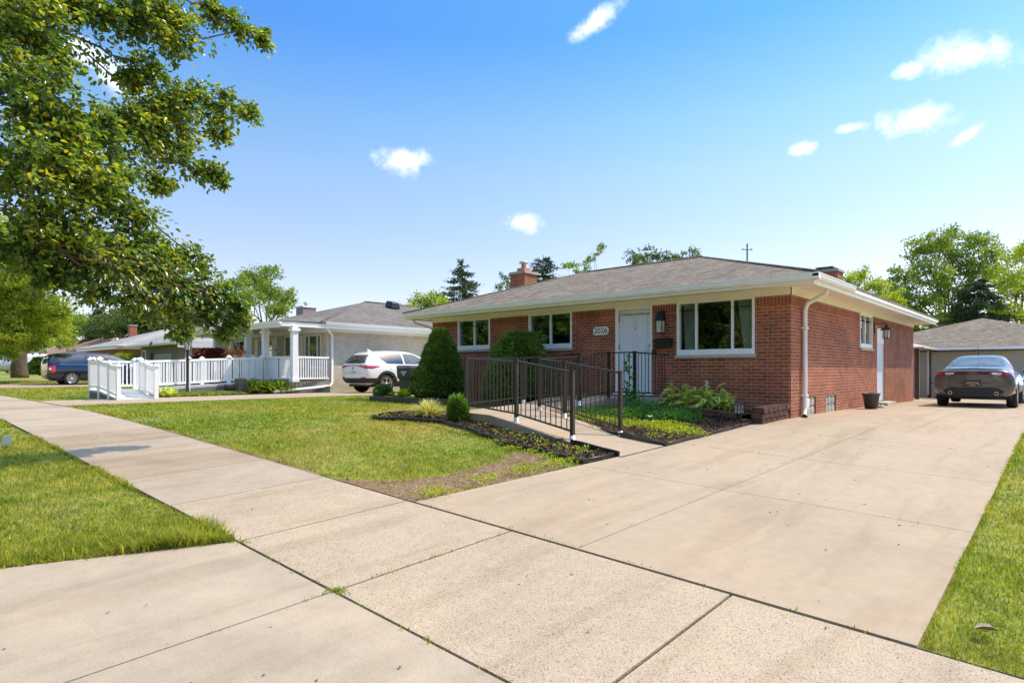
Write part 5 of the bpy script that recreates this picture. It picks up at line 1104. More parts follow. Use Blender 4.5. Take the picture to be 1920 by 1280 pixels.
for (a0, a1) in ((-29.0, -28.68), (-27.12, -26.8), (-24.72, -24.43), (-32.0, -31.68), (-30.12, -29.8)):
    q = MB(); q.box(a0, a1, NY-.03, NY-.003, 1.65 if a0 > -25 else 1.95, 3.0)
    for k in range(16): q.box(a0+.03, a1-.03, NY-.038, NY-.03, 2.0+k*.06, 2.03+k*.06)
    q.build('shutter', 'vinyl', nb)
q = MB(); obox(q, 'y', NY, -1, ND[0], ND[0]+.06, ND[2], ND[3], -.01, .1); obox(q, 'y', NY, -1, ND[1]-.06, ND[1], ND[2], ND[3], -.01, .1); obox(q, 'y', NY, -1, ND[0]+.06, ND[1]-.06, ND[3]-.08, ND[3], -.01, .1); do_ = q.build('door', 'white', nb); q = MB(); obox(q, 'y', NY, -1, ND[0]+.06, ND[1]-.06, ND[2], ND[3]-.08, .04, .08); q.build('door_panel', 'taupe', do_)
q = MB(); pill(q, -26.95+.2, 2.42, .42, .24, NY-.03, NY-.003); sp_ = q.build('number_plate', 'white', nb); text_mesh('numerals', '2018', .2, 'black', sp_, (-26.75, NY-.032, 2.42), (PI/2, 0, 0))
q = MB(); q.box(-34, -21.95, 10.95, 28, 3.22, 3.26); q.build('soffit', 'white', nb)
q = MB(); q.box(-34.0, -21.93, 10.93, 10.97, 3.15, 3.36); q.box(-21.95, -21.91, 10.97, 28, 3.18, 3.36); q.box(NWX+.002, NWX+.03, NY, 27.5, 3.09, 3.22); q.box(-33.4, NWX+.03, NY-.03, NY-.002, 3.06, 3.22); q.build('fascia', 'white', nb)
gutter(nb, (-21.93, 12.8, 0), (-21.93, 28, 0), (1, 0), 3.42); gutter(nb, (-34, 10.95, 0), (-21.85, 10.95, 0), (0, -1), 3.36)
q = MB(); hip(q, -34.1, -21.85, 12.6, 28.1, 3.42, .285, 'y'); rfn = q.build('roof', 'shingle2', nb, roof=True)
q = MB(); q.quad((-34.05, 10.88, 3.375), (-21.86, 10.88, 3.375), (-24.9, 15.0, 4.02), (-31, 15.0, 4.02)); q.quad((-21.86, 10.88, 3.375), (-21.87, 15, 3.43), (-24.9, 15.0, 4.02)); q.build('porch_roof', 'shingle2', nb, roof=True)
q = MB(); ridgecap(q, [(-27.97, 18.7, 5.18), (-27.97, 22, 5.18)], .05); ridgecap(q, [(-21.87, 12.62, 3.43), (-27.97, 18.7, 5.18)], .04); q.build('ridge_cap', 'shingle2', rfn)
chimney('chimney', rfn, -32.9, 14.2, .55, .55, 3.2, 4.95, 'tanbrick'); chimney('chimney', rfn, -32.2, 17.6, .8, .8, 3.4, 5.05, 'greybrick', False, 'sidingw')
q = MB(); q.hexa([(-27.0, 19.3, 4.9), (-26.4, 19.3, 4.75), (-26.4, 19.9, 4.75), (-27.0, 19.9, 4.9), (-26.95, 19.35, 5.22), (-26.45, 19.35, 5.12), (-26.45, 19.85, 5.12), (-26.95, 19.85, 5.22)]); q.build('roof_vent', 'black', rfn, bevel=.05)
q = MB(); q.box(-33.3, -22.2, 11.25, NY-.004, .3, 1.06); q.build('porch_floor', 'conc_p', nb)
for k, (x_, y_) in enumerate(((-22.0+.15, 11.45), (-24.25, 11.45), (-25.85, 11.45), (-29.2, 11.45), (-32.6, 11.45))):
    q = MB(); q.box(x_-.11, x_+.11, y_-.11, y_+.11, 1.06, 3.22); q.box(x_-.17, x_+.17, y_-.17, y_+.17, 3.0, 3.10); q.box(x_-.14, x_+.14, y_-.14, y_+.14, 1.06, 1.2); q.build('column', 'vinyl', nb)
dsp = MB(); dsp.tube([(-22.0, 12.9, 3.30), (-22.05, 13.0, 3.15), (-22.42, 13.4, 2.95), (-22.44, 13.42, 2.85), (-22.44, 13.42, .98), (-22.25, 13.2, .86), (-22.05, 12.4, .80), (-21.75, 10.6, .70)], .06, 8); dsp.build('downspout', 'vinyl', nb)
def vrail(t, P, hts=.95, sp=.115, z_=0, bw=.04, cap=True, posts=True):
    bal = None; m = MB(); m2 = MB()
    for k in range(len(P)-1):
        a, b = Vector(P[k]), Vector(P[k+1]); m.bar(a+Vector((0, 0, hts)), b+Vector((0, 0, hts)), .08, .07); m2.bar(a+Vector((0, 0, .12)), b+Vector((0, 0, .12)), .06, .06)
        n = int((b-a).length/sp)
        for j in range(1, n):
            q_ = a+(b-a)*j/n
            if bal is None: mm = MB(); mm.box(q_.x-bw/2, q_.x+bw/2, q_.y-bw/2, q_.y+bw/2, q_.z+.14, q_.z+hts-.03); bal = mm.build('baluster', 'vinyl', t); bp = q_.copy()
            else: dup(bal, t, q_-bp)
    m.build('top_rail', 'vinyl', t); m2.build('bottom_rail', 'vinyl', t)
    post = None
    if posts:
        for p in P:
            p = Vector(p); gz = G(p.x, p.y); mm = MB(); mm.box(p.x-.055, p.x+.055, p.y-.055, p.y+.055, min(gz, p.z)-.03, p.z+hts+.05)
            z1 = p.z+hts+.05; r_ = .085; mm.box(p.x-r_, p.x+r_, p.y-r_, p.y+r_, z1, z1+.03); mm.hexa([(p.x-r_, p.y-r_, z1+.03), (p.x+r_, p.y-r_, z1+.03), (p.x+r_, p.y+r_, z1+.03), (p.x-r_, p.y+r_, z1+.03)]+[(p.x+sx*.01, p.y+sy*.01, z1+.10) for sx, sy in ((-1, -1), (1, -1), (1, 1), (-1, 1))])
            mm.build('post', 'vinyl', t)
t = thing('porch_railing', 'white vinyl railing along the porch front of the cream house', 'railing', (-24, 11.4, 1.06)); vrail(t, [(-25.6, 11.4, 1.06), (-24.35, 11.4, 1.06)], posts=False)
t2 = thing('porch_railing', 'white vinyl railing at the right end of the cream house porch', 'railing', (-22.3, 11.4, 1.06)); vrail(t2, [(-21.9, 11.55, 1.06), (-22.25, NY-.05, 1.06)], posts=False)
t3 = thing('porch_railing', 'white vinyl railing between the two right porch columns', 'railing', (-23, 11.4, 1.06)); vrail(t3, [(-24.1, 11.4, 1.06), (-23.0, 11.4, 1.06), (-21.95, 11.4, 1.06)], sp=.10, posts=False)
wr = thing('wheelchair_ramp', 'white vinyl wheelchair ramp in front of the cream brick house', 'ramp', (-22.5, 6.5, .6))
q = MB(); zg = G(-20.6, 5.8)+.03
q.hexa([(-20.55, 5.3, zg-.04), (-20.55, 6.3, zg-.04), (-22.5, 6.35, .80), (-22.5, 5.25, .80), (-20.55, 5.3, zg+.01), (-20.55, 6.3, zg+.01), (-22.5, 6.35, .86), (-22.5, 5.25, .86)][::1])
q.box(-23.75, -22.5, 5.25, 6.6, .80, .86)
q.hexa([(-23.75, 6.6, .80), (-22.75, 6.6, .80), (-23.9, 11.24, 1.0), (-24.9, 11.24, 1.0), (-23.75, 6.6, .86), (-22.75, 6.6, .86), (-23.9, 11.24, 1.06), (-24.9, 11.24, 1.06)])
q.build('deck', 'deck', wr)
q = MB(); q.hexa([(-22.72, 6.62, .45), (-22.69, 6.62, .45), (-23.84, 11.24, .45), (-23.87, 11.24, .45), (-22.72, 6.62, .80), (-22.69, 6.62, .80), (-23.84, 11.24, 1.0), (-23.87, 11.24, 1.0)]); q.box(-23.72, -22.5, 5.27, 5.30, .45, .80)
q.hexa([(-22.5, 5.27, .45), (-21.2, 5.29, .45), (-21.2, 5.32, .45), (-22.5, 5.30, .45), (-22.5, 5.27, .80), (-21.2, 5.29, .66), (-21.2, 5.32, .66), (-22.5, 5.30, .80)]); q.build('skirting', 'grey_skirt', wr)
zr_ = lambda x_: zg+(.86-zg)*(-20.55-x_)/1.95
vrail(wr, [(-20.6, 5.3, zr_(-20.6)), (-21.5, 5.3, zr_(-21.5)), (-22.5, 5.28, .86), (-23.7, 5.3, .86)], .93, .10)
vrail(wr, [(-20.6, 6.3, zr_(-20.6)), (-21.6, 6.32, zr_(-21.6)), (-22.6, 6.45, .86), (-23.12, 8.1, .93), (-23.55, 9.7, 1.0), (-23.95, 11.2, 1.06)], .93, .10)
vrail(wr, [(-23.7, 5.4, .86), (-23.75, 6.6, .86)], .93, .11)
vrail(wr, [(-23.75, 6.7, .86), (-24.3, 9.0, .95), (-24.88, 11.2, 1.06)], .93, .14)
# lamp post, basket, planters, chairs
lp = thing('lamp_post', 'black garden lamp post with glass lantern beside the white railing', 'lamp post', (-22.75, 7.95, G(-22.75, 7.95)))
z0 = G(-22.75, 7.95); q = MB(); q.lathe((-22.75, 7.95, z0), [(.10, 0), (.09, .12), (.045, .2), (.045, 1.55), (.06, 1.58), (.05, 1.62)], 12); q.build('post', 'black', lp)
q = MB(); q.lathe((-22.75, 7.95, z0+1.62), [(.07, 0), (.13, .27), (.0, .27)], 6, smooth=False); q.build('lamp_shade', 'lampglass', lp)
q = MB(); q.lathe((-22.75, 7.95, z0+1.89), [(.17, 0), (.14, .03), (.04, .10), (.02, .17), (0, .18)], 6, smooth=False)
for k in range(6): a = k*PI/3; q.tube([(-22.75+.072*math.cos(a), 7.95+.072*math.sin(a), z0+1.62), (-22.75+.134*math.cos(a), 7.95+.134*math.sin(a), z0+1.89)], .009, 4)
q.build('cage', 'black', lp)
hb = thing('hanging_basket', 'white hanging pot of orange red flowers above the white ramp railing', 'hanging basket', (-25.0, 10.9, 2.0))
bx, by, bz = at(443, 670, 24.9); q = MB(); q.lathe((bx, by, bz-.13), [(0, 0), (.14, 0), (.20, .22), (.18, .23)], 14); q.build('pot', 'white', hb)
P = np.array([bx, by, bz+.16])+rng.normal(0, 1, (420, 3))*np.array([.17, .17, .08]); v, f, a = leaves(P, rdir(420), rdir(420), .08, .06, .1, rng.random(420)); npmesh('blossom', v[:], f, 'flowero', hb, a)
P = np.array([bx, by, bz+.12])+rng.normal(0, 1, (260, 3))*np.array([.18, .18, .08]); v, f, a = leaves(P, rdir(260), rdir(260), .09, .04, .1, rng.random(260)); npmesh('leaves', v, f, 'l_mid', hb, a)
q = MB(); 
for k in range(3): a = k*2.1; q.tube([(bx+.18*math.cos(a), by+.18*math.sin(a), bz+.1), (bx, by, bz+.65)], .006, 4)
q.tube([(bx, by, bz+.65), (bx, by, 3.22)], .006, 4); q.build('chain', 'galv', hb)
x_, y_ = at(451, 733, 22.6)[:2]; z_ = G(x_, y_); q = MB(); q.hexa([(x_-.13, y_-.13, z_), (x_+.13, y_-.13, z_), (x_+.13, y_+.13, z_), (x_-.13, y_+.13, z_), (x_-.16, y_-.16, z_+.6), (x_+.16, y_-.16, z_+.6), (x_+.16, y_+.16, z_+.6), (x_-.16, y_+.16, z_+.6)]); tag(q.build('square_planter', 'bin', bevel=.01), 'tall dark grey square planter under the white ramp railing', 'planter')
x_, y_ = at(432, 733, 23)[:2]; z_ = G(x_, y_); q = MB(); q.lathe((x_, y_, z_), [(0, 0), (.16, 0), (.23, .2), (.22, .36), (.2, .36), (.19, .3), (0, .3)], 16); tag(q.build('round_planter', 'brown'), 'round brown planter beside the tall grey planter', 'planter')
q = MB(); x_, y_ = -23.1, 12.3
ch = thing('patio_chair', 'teal plastic armchair on the cream house porch', 'chair', (x_, y_, 1.06))
q.box(x_-.25, x_+.25, y_-.25, y_+.25, 1.48, 1.51); q.build('seat', 'teal', ch); q = MB(); q.hexa([(x_-.24, y_+.22, 1.5), (x_+.24, y_+.22, 1.5), (x_+.24, y_+.25, 1.5), (x_-.24, y_+.25, 1.5), (x_-.2, y_+.32, 1.98), (x_+.2, y_+.32, 1.98), (x_+.2, y_+.35, 1.98), (x_-.2, y_+.35, 1.98)]); q.build('backrest', 'teal', ch)
for sx in (-1, 1):
    q = MB(); q.box(x_+sx*.27-.02, x_+sx*.27+.02, y_-.25, y_+.25, 1.68, 1.71); q.build('armrest', 'teal', ch)
    for sy in (-1, 1): q = MB(); q.bar((x_+sx*.26, y_+sy*.23, 1.06), (x_+sx*.26, y_+sy*.23, 1.68), .04, .04); q.build('leg', 'teal', ch)
q = MB(); q.tube([(-22.6, 10.6, .62), (-22.6, 10.6, 1.85), (-22.55, 10.6, 1.97), (-22.45, 10.6, 1.98), (-22.38, 10.6, 1.88)], .009, 6); tag(q.build('shepherd_hook', 'black'), 'thin black shepherd hook in the perennial bed', 'garden hook')
# wheelie bins
def bin_(x_, y_, rz, label):
    z_ = G(x_, y_)+.03; t = thing('wheelie_bin', label, 'bin', (x_, y_, z_), group='wheelie bins on the neighbouring driveway'); ca, sa = math.cos(rz), math.sin(rz)
    def tr(p): return (x_+p[0]*ca-p[1]*sa, y_+p[0]*sa+p[1]*ca, z_+p[2])
    q = MB(); q.hexa([tr(p) for p in ((-.22, -.26, .04), (.22, -.26, .04), (.22, .2, .04), (-.22, .2, .04), (-.23, -.31, .55), (.23, -.31, .55), (.23, .28, .55), (-.23, .28, .55))]); q.hexa([tr(p) for p in ((-.28, -.36, .65), (.28, -.36, .65), (.28, .34, .65), (-.28, .34, .65), (-.29, -.38, .98), (.29, -.38, .98), (.29, .36, .98), (-.29, .36, .98))]); q.hexa([tr(p) for p in ((-.23, -.31, .551), (.23, -.31, .551), (.23, .28, .551), (-.23, .28, .551), (-.28, -.36, .649), (.28, -.36, .649), (.28, .34, .649), (-.28, .34, .649))]); q.build('bin_body', 'bin', t, bevel=.012)
    q = MB(); q.hexa([tr(p) for p in ((-.31, -.41, .985), (.31, -.41, .985), (.31, .40, .985), (-.31, .40, .985), (-.27, -.34, 1.06), (.27, -.34, 1.06), (.27, .38, 1.06), (-.27, .38, 1.06))]); q.build('lid', 'bin', t, bevel=.012)
    q = MB(); q.quad(tr((-.13, -.387, .86)), tr((0, -.375, .68)), tr((.13, -.387, .86))); q.build('badge', 'binlogo', t)
    for sx in (-1, 1): q = MB(); q.lathe(tr((sx*.24, .27, .12)), [(0, -.03), (.12, -.03), (.12, .03), (0, .03)], 14, 'x'); q.build('wheel', 'tyre', t)
bin_(-17.0, 13.2, .35, 'left dark grey wheelie bin with pale triangular badge'); bin_(-16.5, 13.65, .5, 'right dark grey wheelie bin half behind the evergreen')
# ------------------------------------------------------------------ FARTHER HOUSES
hB = thing('grey_brick_house', 'low grey brick house with pale blue garage door and light grey roof', 'house', (-41.4, 16, 1))
w = MB(); wall(w, 'y', 13.0, -45.5, -37.3, .3, 3.0, [(-43.6, -39.8, .9, 2.55), (-45.2, -44.5, 1.2, 2.8)], .25, -1, 1); wall(w, 'x', -37.3, 13.0, 19.5, .3, 3.0, [], .1, 1, 0); wall(w, 'x', -45.5, 13.0, 19.5, .3, 3.0, [], .1, -1, 1); w.quad((-38.8, 12.99, .5), (-37.3, 12.99, .5), (-37.3, 12.99, 3.0), (-38.8, 12.99, 3.0), m=0)
w.build('wall', ['greybrick', 'greywall'], hB)
q = MB(); q.box(-43.6, -39.8, 13.15, 13.2, .9, 2.55)
for k in range(4): q.box(-43.55, -39.85, 13.135, 13.15, .95+k*.4, 1.30+k*.4)
q.build('garage_door', 'greydoor', hB)
window(hB, 'y', 13.0, -1, -45.2, -44.5, 1.2, 2.8, [], sill=False)
q = MB(); hip(q, -46.1, -36.7, 12.3, 19.9, 3.1, .40); rB = q.build('roof', 'shingle3', hB, roof=True); q = MB(); q.box(-46.1, -36.7, 12.28, 12.31, 2.95, 3.08); q.box(-36.72, -36.68, 12.31, 19.9, 2.78, 3.08); q.build('fascia', 'sidingw', hB)
gutter(hB, (-46.1, 12.3, 0), (-36.7, 12.3, 0), (0, -1), 3.09)
hC = thing('far_grey_roof_house', 'house with pale grey roof and tall red brick chimney behind the minivan', 'house', (-55, 17, 1.2))
q = MB(); q.box(-59.5, -49.5, 13, 21.5, .5, 3.0); q.build('wall', 'brick', hC); q = MB(); q.box(-60, -49, 12.45, 22, 3.0, 3.2); q.build('fascia', 'white', hC); q = MB(); hip(q, -60.2, -48.8, 12.4, 22.1, 3.2, .33); rC = q.build('roof', 'shingle3', hC, roof=True); chimney('chimney', rC, -58.9, 16.2, .55, .55, 3.3, 5.25, 'brick', False, 'conc_p', False)
q = MB(); q.box(-58.8, -53.5, 12.98, 13.0, 1.6, 2.7); q.build('siding_band', 'sidingw', hC)
hD = thing('brown_roof_house', 'far house with tan brown roof and small green gable', 'house', (-76, 18, 1.3))
q = MB(); q.box(-97, -71, 14.3, 21.7, .5, 3.1); q.build('wall', 'greybrick', hD); q = MB(); hip(q, -98, -70, 13.5, 22.5, 3.1, .41); rD = q.build('roof', 'shingle4', hD, roof=True); q = MB(); q.box(-97.9, -70.1, 13.48, 13.52, 2.92, 3.08); q.build('fascia', 'white', hD)
q = MB(); q.hexa([(-90.5, 14.0, 3.2), (-86.5, 14.0, 3.2), (-86.5, 16.2, 3.2), (-90.5, 16.2, 3.2), (-89.3, 14.4, 4.6), (-87.8, 14.4, 4.6), (-87.8, 17.2, 4.6), (-89.3, 17.2, 4.6)]); q.build('gable', 'greydoor', rD)
# ------------------------------------------------------------------ GARAGE AND BACK YARD
ga = thing('garage', 'beige garage with brown hip roof at the end of the driveway', 'garage', (-3.3, 35, .3))
w = MB(); GY = 31.3; wall(w, 'y', GY, -7.6, 1.6, -.2, 2.35, [(-5.9, 1.0, .28, 2.28)], .12, -1); wall(w, 'x', 1.6, GY, 39, -.2, 2.35, [], .1, 1); wall(w, 'x', -7.6, GY, 39, -.2, 2.35, [], .1, -1); w.build('wall', 'taupe', ga)
q = MB(); q.box(-5.9, 1.0, GY+.06, GY+.10, .28, 2.28)
for k in range(5): q.box(-5.88, .98, GY+.05, GY+.06, .30+k*.395, .67+k*.395)
q.build('garage_door', 'garage', ga)
q = MB(); hip(q, -8.1, 2.1, 30.75, 41, 2.46, .29, 'y'); rg = q.build('roof', 'shingle', ga, roof=True); q = MB(); q.box(-8.08, 2.08, 30.70, 30.74, 2.34, 2.45); q.build('fascia', 'vinyl', ga)
q = MB(); q.box(-8.05, 2.05, 30.78, GY-.003, 2.33, 2.345); q.build('soffit', 'taupe', ga)
for x_ in (-4.2, -2.9, .2): q = MB(); q.box(x_-.07, x_+.07, GY+.0, GY+.05, 2.285, 2.33); q.build('soffit_light', 'black', ga)  # small dark soffit lights over the garage door, unlit
gz = thing('garden_gazebo', 'brown framed gazebo with tan canopy and curtains behind the brick house', 'gazebo', (-6, 28.8, .35))
q = MB(); hip(q, -7.9, -4.0, 27.1, 30.3, 2.38, .3); q.build('canopy', 'tancloth', gz)
for (x_, y_) in ((-4.25, 27.35), (-4.25, 30.1), (-7.7, 27.35), (-7.7, 30.1)): q = MB(); q.box(x_-.06, x_+.06, y_-.06, y_+.06, G(x_, y_), 2.34); q.build('post', 'brown', gz)
for y_ in (27.55, 29.7):
    q = MB(); n = 14
    for k in range(n): 
        a, b = y_+k*.025, y_+(k+1)*.025; q.quad((-4.28+.03*(k % 2), a, .5), (-4.28+.03*((k+1) % 2), b, .5), (-4.28+.03*((k+1) % 2), b, 2.3), (-4.28+.03*(k % 2), a, 2.3))
    q.build('curtain', 'tancloth', gz)
q = MB(); n = 16
for k in range(n): a, b = -4.75+k*.025, -4.75+(k+1)*.025; q.quad((a, 27.3+.03*(k % 2), .5), (b, 27.3+.03*((k+1) % 2), .5), (b, 27.3+.03*((k+1) % 2), 2.3), (a, 27.3+.03*(k % 2), 2.3))
q.build('curtain', 'tancloth', gz)
tb_ = thing('patio_table', 'small black patio table with curved legs by the garage', 'table', (-3.6, 28.9, .36)); zz = G(-3.6, 28.9)+.03
q = MB(); q.box(-4.0, -3.2, 28.6, 29.2, zz+.60, zz+.64); q.build('table_top', 'black', tb_)
for sx in (-1, 1):
    for sy in (-1, 1): q = MB(); q.tube([(-3.6+sx*.22, 28.9+sy*.2, zz+.6), (-3.6+sx*.12, 28.9+sy*.2, zz+.45), (-3.6+sx*.12, 28.9+sy*.2, zz+.28), (-3.6+sx*.3, 28.9+sy*.2, zz)], .018, 6); q.build('leg', 'black', tb_)
# utility pole and wires
up = thing('utility_pole', 'thin wooden utility pole with cross arm beyond the brown roof', 'utility pole', tuple(at(1401, 700, 62)[:2])+(0,))
px_, py_ = at(1401, 700, 62)[:2]; zt = ctop(457, 62); q = MB(); q.tube([(px_, py_, 0), (px_, py_, zt)], [.11, .08], 8); q.build('pole', 'woodpole', up); q = MB(); q.bar((px_-.4, py_-.34, zt-.6), (px_+.4, py_+.34, zt-.6), .06, .07); q.build('cross_arm', 'woodpole', up)
for sx in (-1, 1): q = MB(); q.lathe((px_+sx*.35, py_+sx*.3, zt-.565), [(.05, 0), (.07, .08), (.03, .15), (0, .16)], 8); q.build('insulator', 'galv', up)
for (a, b, lab) in (((1690, 614), (1990, 592), 'upper black overhead cable above the garage roof'), ((1700, 628), (1990, 601), 'lower black overhead cable above the garage roof')):
    p, r_ = Vector(at(a[0], a[1], 48)), Vector(at(b[0], b[1], 40)); e0 = p+(p-r_)*1.2; q = MB(); pts = []
    for k in range(13): t_ = k/12; c_ = e0.lerp(r_, t_); c_.z -= .25*math.sin(PI*t_)*1; pts.append(c_)
    q.tube(pts, .045, 5); tag(q.build('overhead_cable', 'wire'), lab, 'cable', group=None)
# ------------------------------------------------------------------ CARS (all parked pointing away from the street)
def car(name, label, cx, y0, zg, st, paint, wheels, wr, ww, spec, sc=1.0, group=None, flip=1):
    """st rows: y, zb, zbelt, zt, wl, wm, wbelt, wt ; returns thing + projection helpers"""
    t = thing(name, label, 'car', (cx, y0, zg), group=group)
    X = lambda p: (cx+p[0]*sc, y0+flip*p[1]*sc, zg+p[2]*sc)
    bm = bmesh.new(); rings = []
    for (y, zb, zm, zt, wl, wm, wb, wt) in st:
        h = [(0, zb), (wl*.7, zb), (wl, zb+.07), (wm, zb+.24), (wm, (zb+.24+zm)/2+.05), (wb, zm), (wt, zt-.045), (wt*.72, zt), (0, zt+.012)]
        pts = h+[(-a, b) for a, b in h[-2:0:-1]]; rings.append([bm.verts.new((a, y, b)) for a, b in pts])
    n = len(rings[0])
    for k in range(len(rings)-1):
        for j in range(n): bm.faces.new((rings[k][j], rings[k][(j+1) % n], rings[k+1][(j+1) % n], rings[k+1][j]))
    for rg_, rv in ((rings[0], False), (rings[-1], True)):
        # cap as ladder of quads between left and right halves
        m_ = n//2
        for j in range(m_):
            a, b = rg_[j], rg_[j+1]; c, d = rg_[(n-j-1) % n], rg_[(n-j) % n]
            vs = []
            for v in (a, b, c, d):
                if v not in vs: vs.append(v)
            if len(vs) >= 3: bm.faces.new(vs[::-1] if not rv else vs)
    bmesh.ops.recalc_face_normals(bm, faces=bm.faces[:])
    me = bpy.data.meshes.new('tmp'); bm.to_mesh(me); bm.free(); o = bpy.data.objects.new('tmp', me); COL.objects.link(o)
    ss = o.modifiers.new('s', 'SUBSURF'); ss.levels = 3; ss.render_levels = 3; bpy.context.view_layer.update()
    dg = bpy.context.evaluated_depsgraph_get(); me2 = bpy.data.meshes.new_from_object(o.evaluated_get(dg)); bpy.data.objects.remove(o)
    bvh = BVHTree.FromPolygons([v.co.copy() for v in me2.vertices], [tuple(p.vertices) for p in me2.polygons])
    # remove faces inside the wheel arches
    bm = bmesh.new(); bm.from_mesh(me2); kill = []
    for f in bm.faces:
        c = f.calc_center_median()
        for wy in wheels:
            if abs(c.x) > .5 and math.hypot(c.y-wy, c.z-wr) < wr*1.16 and c.z < wr*2.2: kill.append(f); break
    bmesh.ops.delete(bm, geom=kill, context='FACES')
    for f in bm.faces: f.smooth = True
    for v in bm.verts: v.co = Vector(X(v.co))-Vector((cx, y0, zg))
    if flip < 0: bmesh.ops.reverse_faces(bm, faces=bm.faces[:])
    me3 = bpy.data.meshes.new('body'); bm.to_mesh(me3); bm.free(); me3.materials.append(M[paint]); body = bpy.data.objects.new('body', me3); COL.objects.link(body); body.parent = t; WL[body.name] = Vector((cx, y0, zg))
    # dark inner shell behind the arches
    q = MB(); w_ = st[len(st)//2][5]; q.box(*sorted((cx-w_*.86*sc, cx+w_*.86*sc)), *sorted((y0+flip*.35*sc, y0+flip*(st[-1][0]-.35)*sc)), zg+.24*sc, zg+.80*sc); q.build('underbody', 'tyre', t)
    def cast(face, u, v_):
        if face == 'rear': r_ = bvh.ray_cast(Vector((u, -2, v_)), Vector((0, 1, 0)))
        elif face == 'front': r_ = bvh.ray_cast(Vector((u, 9, v_)), Vector((0, -1, 0)))
        elif face == 'top': r_ = bvh.ray_cast(Vector((u, v_, 4)), Vector((0, 0, -1)))
        elif face == 'right': r_ = bvh.ray_cast(Vector((3, u, v_)), Vector((-1, 0, 0)))
        else: r_ = bvh.ray_cast(Vector((-3, u, v_)), Vector((1, 0, 0)))
        return r_
    def panel(nm, face, top, bot, mat, off=.006, parent=None, nu=14, nv=6):
        """strip between two polylines in face coordinates, conforming to the body"""
        def samp(pl, s):
            L_ = [0]
            for k in range(len(pl)-1): L_.append(L_[-1]+math.hypot(pl[k+1][0]-pl[k][0], pl[k+1][1]-pl[k][1]))
            d = s*L_[-1]
            for k in range(len(pl)-1):
                if d <= L_[k+1]+1e-9: f_ = (d-L_[k])/max(1e-9, L_[k+1]-L_[k]); return (pl[k][0]+(pl[k+1][0]-pl[k][0])*f_, pl[k][1]+(pl[k+1][1]-pl[k][1])*f_)
            return pl[-1]
        q = MB(); g = []
        for j in range(nv+1):
            row = []
            for k in range(nu+1):
                a, b = samp(bot, k/nu), samp(top, k/nu); u, v_ = a[0]+(b[0]-a[0])*j/nv, a[1]+(b[1]-a[1])*j/nv
                r_ = cast(face, u, v_)
                row.append(None if r_[0] is None else X(r_[0]+r_[1]*off*(1 if r_[1].dot({'rear': Vector((0, -1, 0)), 'front': Vector((0, 1, 0)), 'top': Vector((0, 0, 1)), 'right': Vector((1, 0, 0)), 'left': Vector((-1, 0, 0))}[face]) > 0 else -1)))
            g.append(row)
        for j in range(nv):
            for k in range(nu):
                P = [g[j][k], g[j][k+1], g[j+1][k+1], g[j+1][k]]
                if all(p is not None for p in P): q.quad(*P, smooth=True)
        if not q.f: return None
        return q.build(nm, mat, parent or t)
    def mirror(nm, mat, top, bot, **k):
        for fc in ('right', 'left'): panel(nm, fc, top, bot, mat, **k)
    # wheels
    spec_ = spec
    for wy in wheels:
        for sx in (1, -1):
            xo = (w_-.02)*sx; q = MB(); c = X((xo-sx*ww/2, wy, wr)); R_ = wr*sc; W_ = ww*sc/2
            q.lathe(c, [(R_*.66, -W_), (R_*.93, -W_), (R_, -W_*.7), (R_, W_*.7), (R_*.93, W_), (R_*.66, W_)], 28, 'x'); wo = q.build('wheel', 'tyre', t)
            q = MB(); q.lathe(c, [(0, W_*.45*sx), (R_*.66, W_*.45*sx)], 28, 'x'); q.lathe(c, [(R_*.67, -W_*.9), (R_*.67, W_*.9)], 28, 'x'); q.build('wheel_recess', 'rimd', wo)
            q = MB(); q.lathe(c, [(R_*.68, W_*.98*sx), (R_*.62, W_*.98*sx), (R_*.60, W_*.8*sx)], 28, 'x'); q.lathe(c, [(0, W_*.95*sx), (R_*.16, W_*.92*sx), (R_*.17, W_*.6*sx)], 14, 'x')
            for s_ in range(spec_):
                a = 2*PI*s_/spec_+.3; ca, sa = math.cos(a), math.sin(a); hw = R_*(.085 if spec_ > 6 else .12)
                P = []
                for (r_, hh) in ((R_*.12, hw*.8), (R_*.62, hw*1.25)): 
                    for s2 in (-1, 1): P.append((c[0]+W_*.93*sx, c[1]+r_*ca-s2*hh*sa, c[2]+r_*sa+s2*hh*ca))
                q.quad(P[0], P[1], P[3], P[2]); Q = [(p[0]-sx*.03, p[1], p[2]) for p in P]; q.quad(P[0], P[2], Q[2], Q[0]); q.quad(P[1], P[3], Q[3], Q[1])
            q.build('rim', 'alloy', wo)
    return t, panel, mirror, X
def arch(panel, fc, wy, wr, r0, r1, mat, n=14):
    top = [(wy+r1*math.cos(a), wr+r1*math.sin(a)) for a in np.linspace(PI*1.03, -.03*PI, n)]; bot = [(wy+r0*math.cos(a), wr+r0*math.sin(a)) for a in np.linspace(PI*1.03, -.03*PI, n)]
    panel('arch_trim', fc, top, bot, mat, off=.012, nu=28, nv=2)
def band(pl, w): return [(a, b+w/2) for a, b in pl], [(a, b-w/2) for a, b in pl]
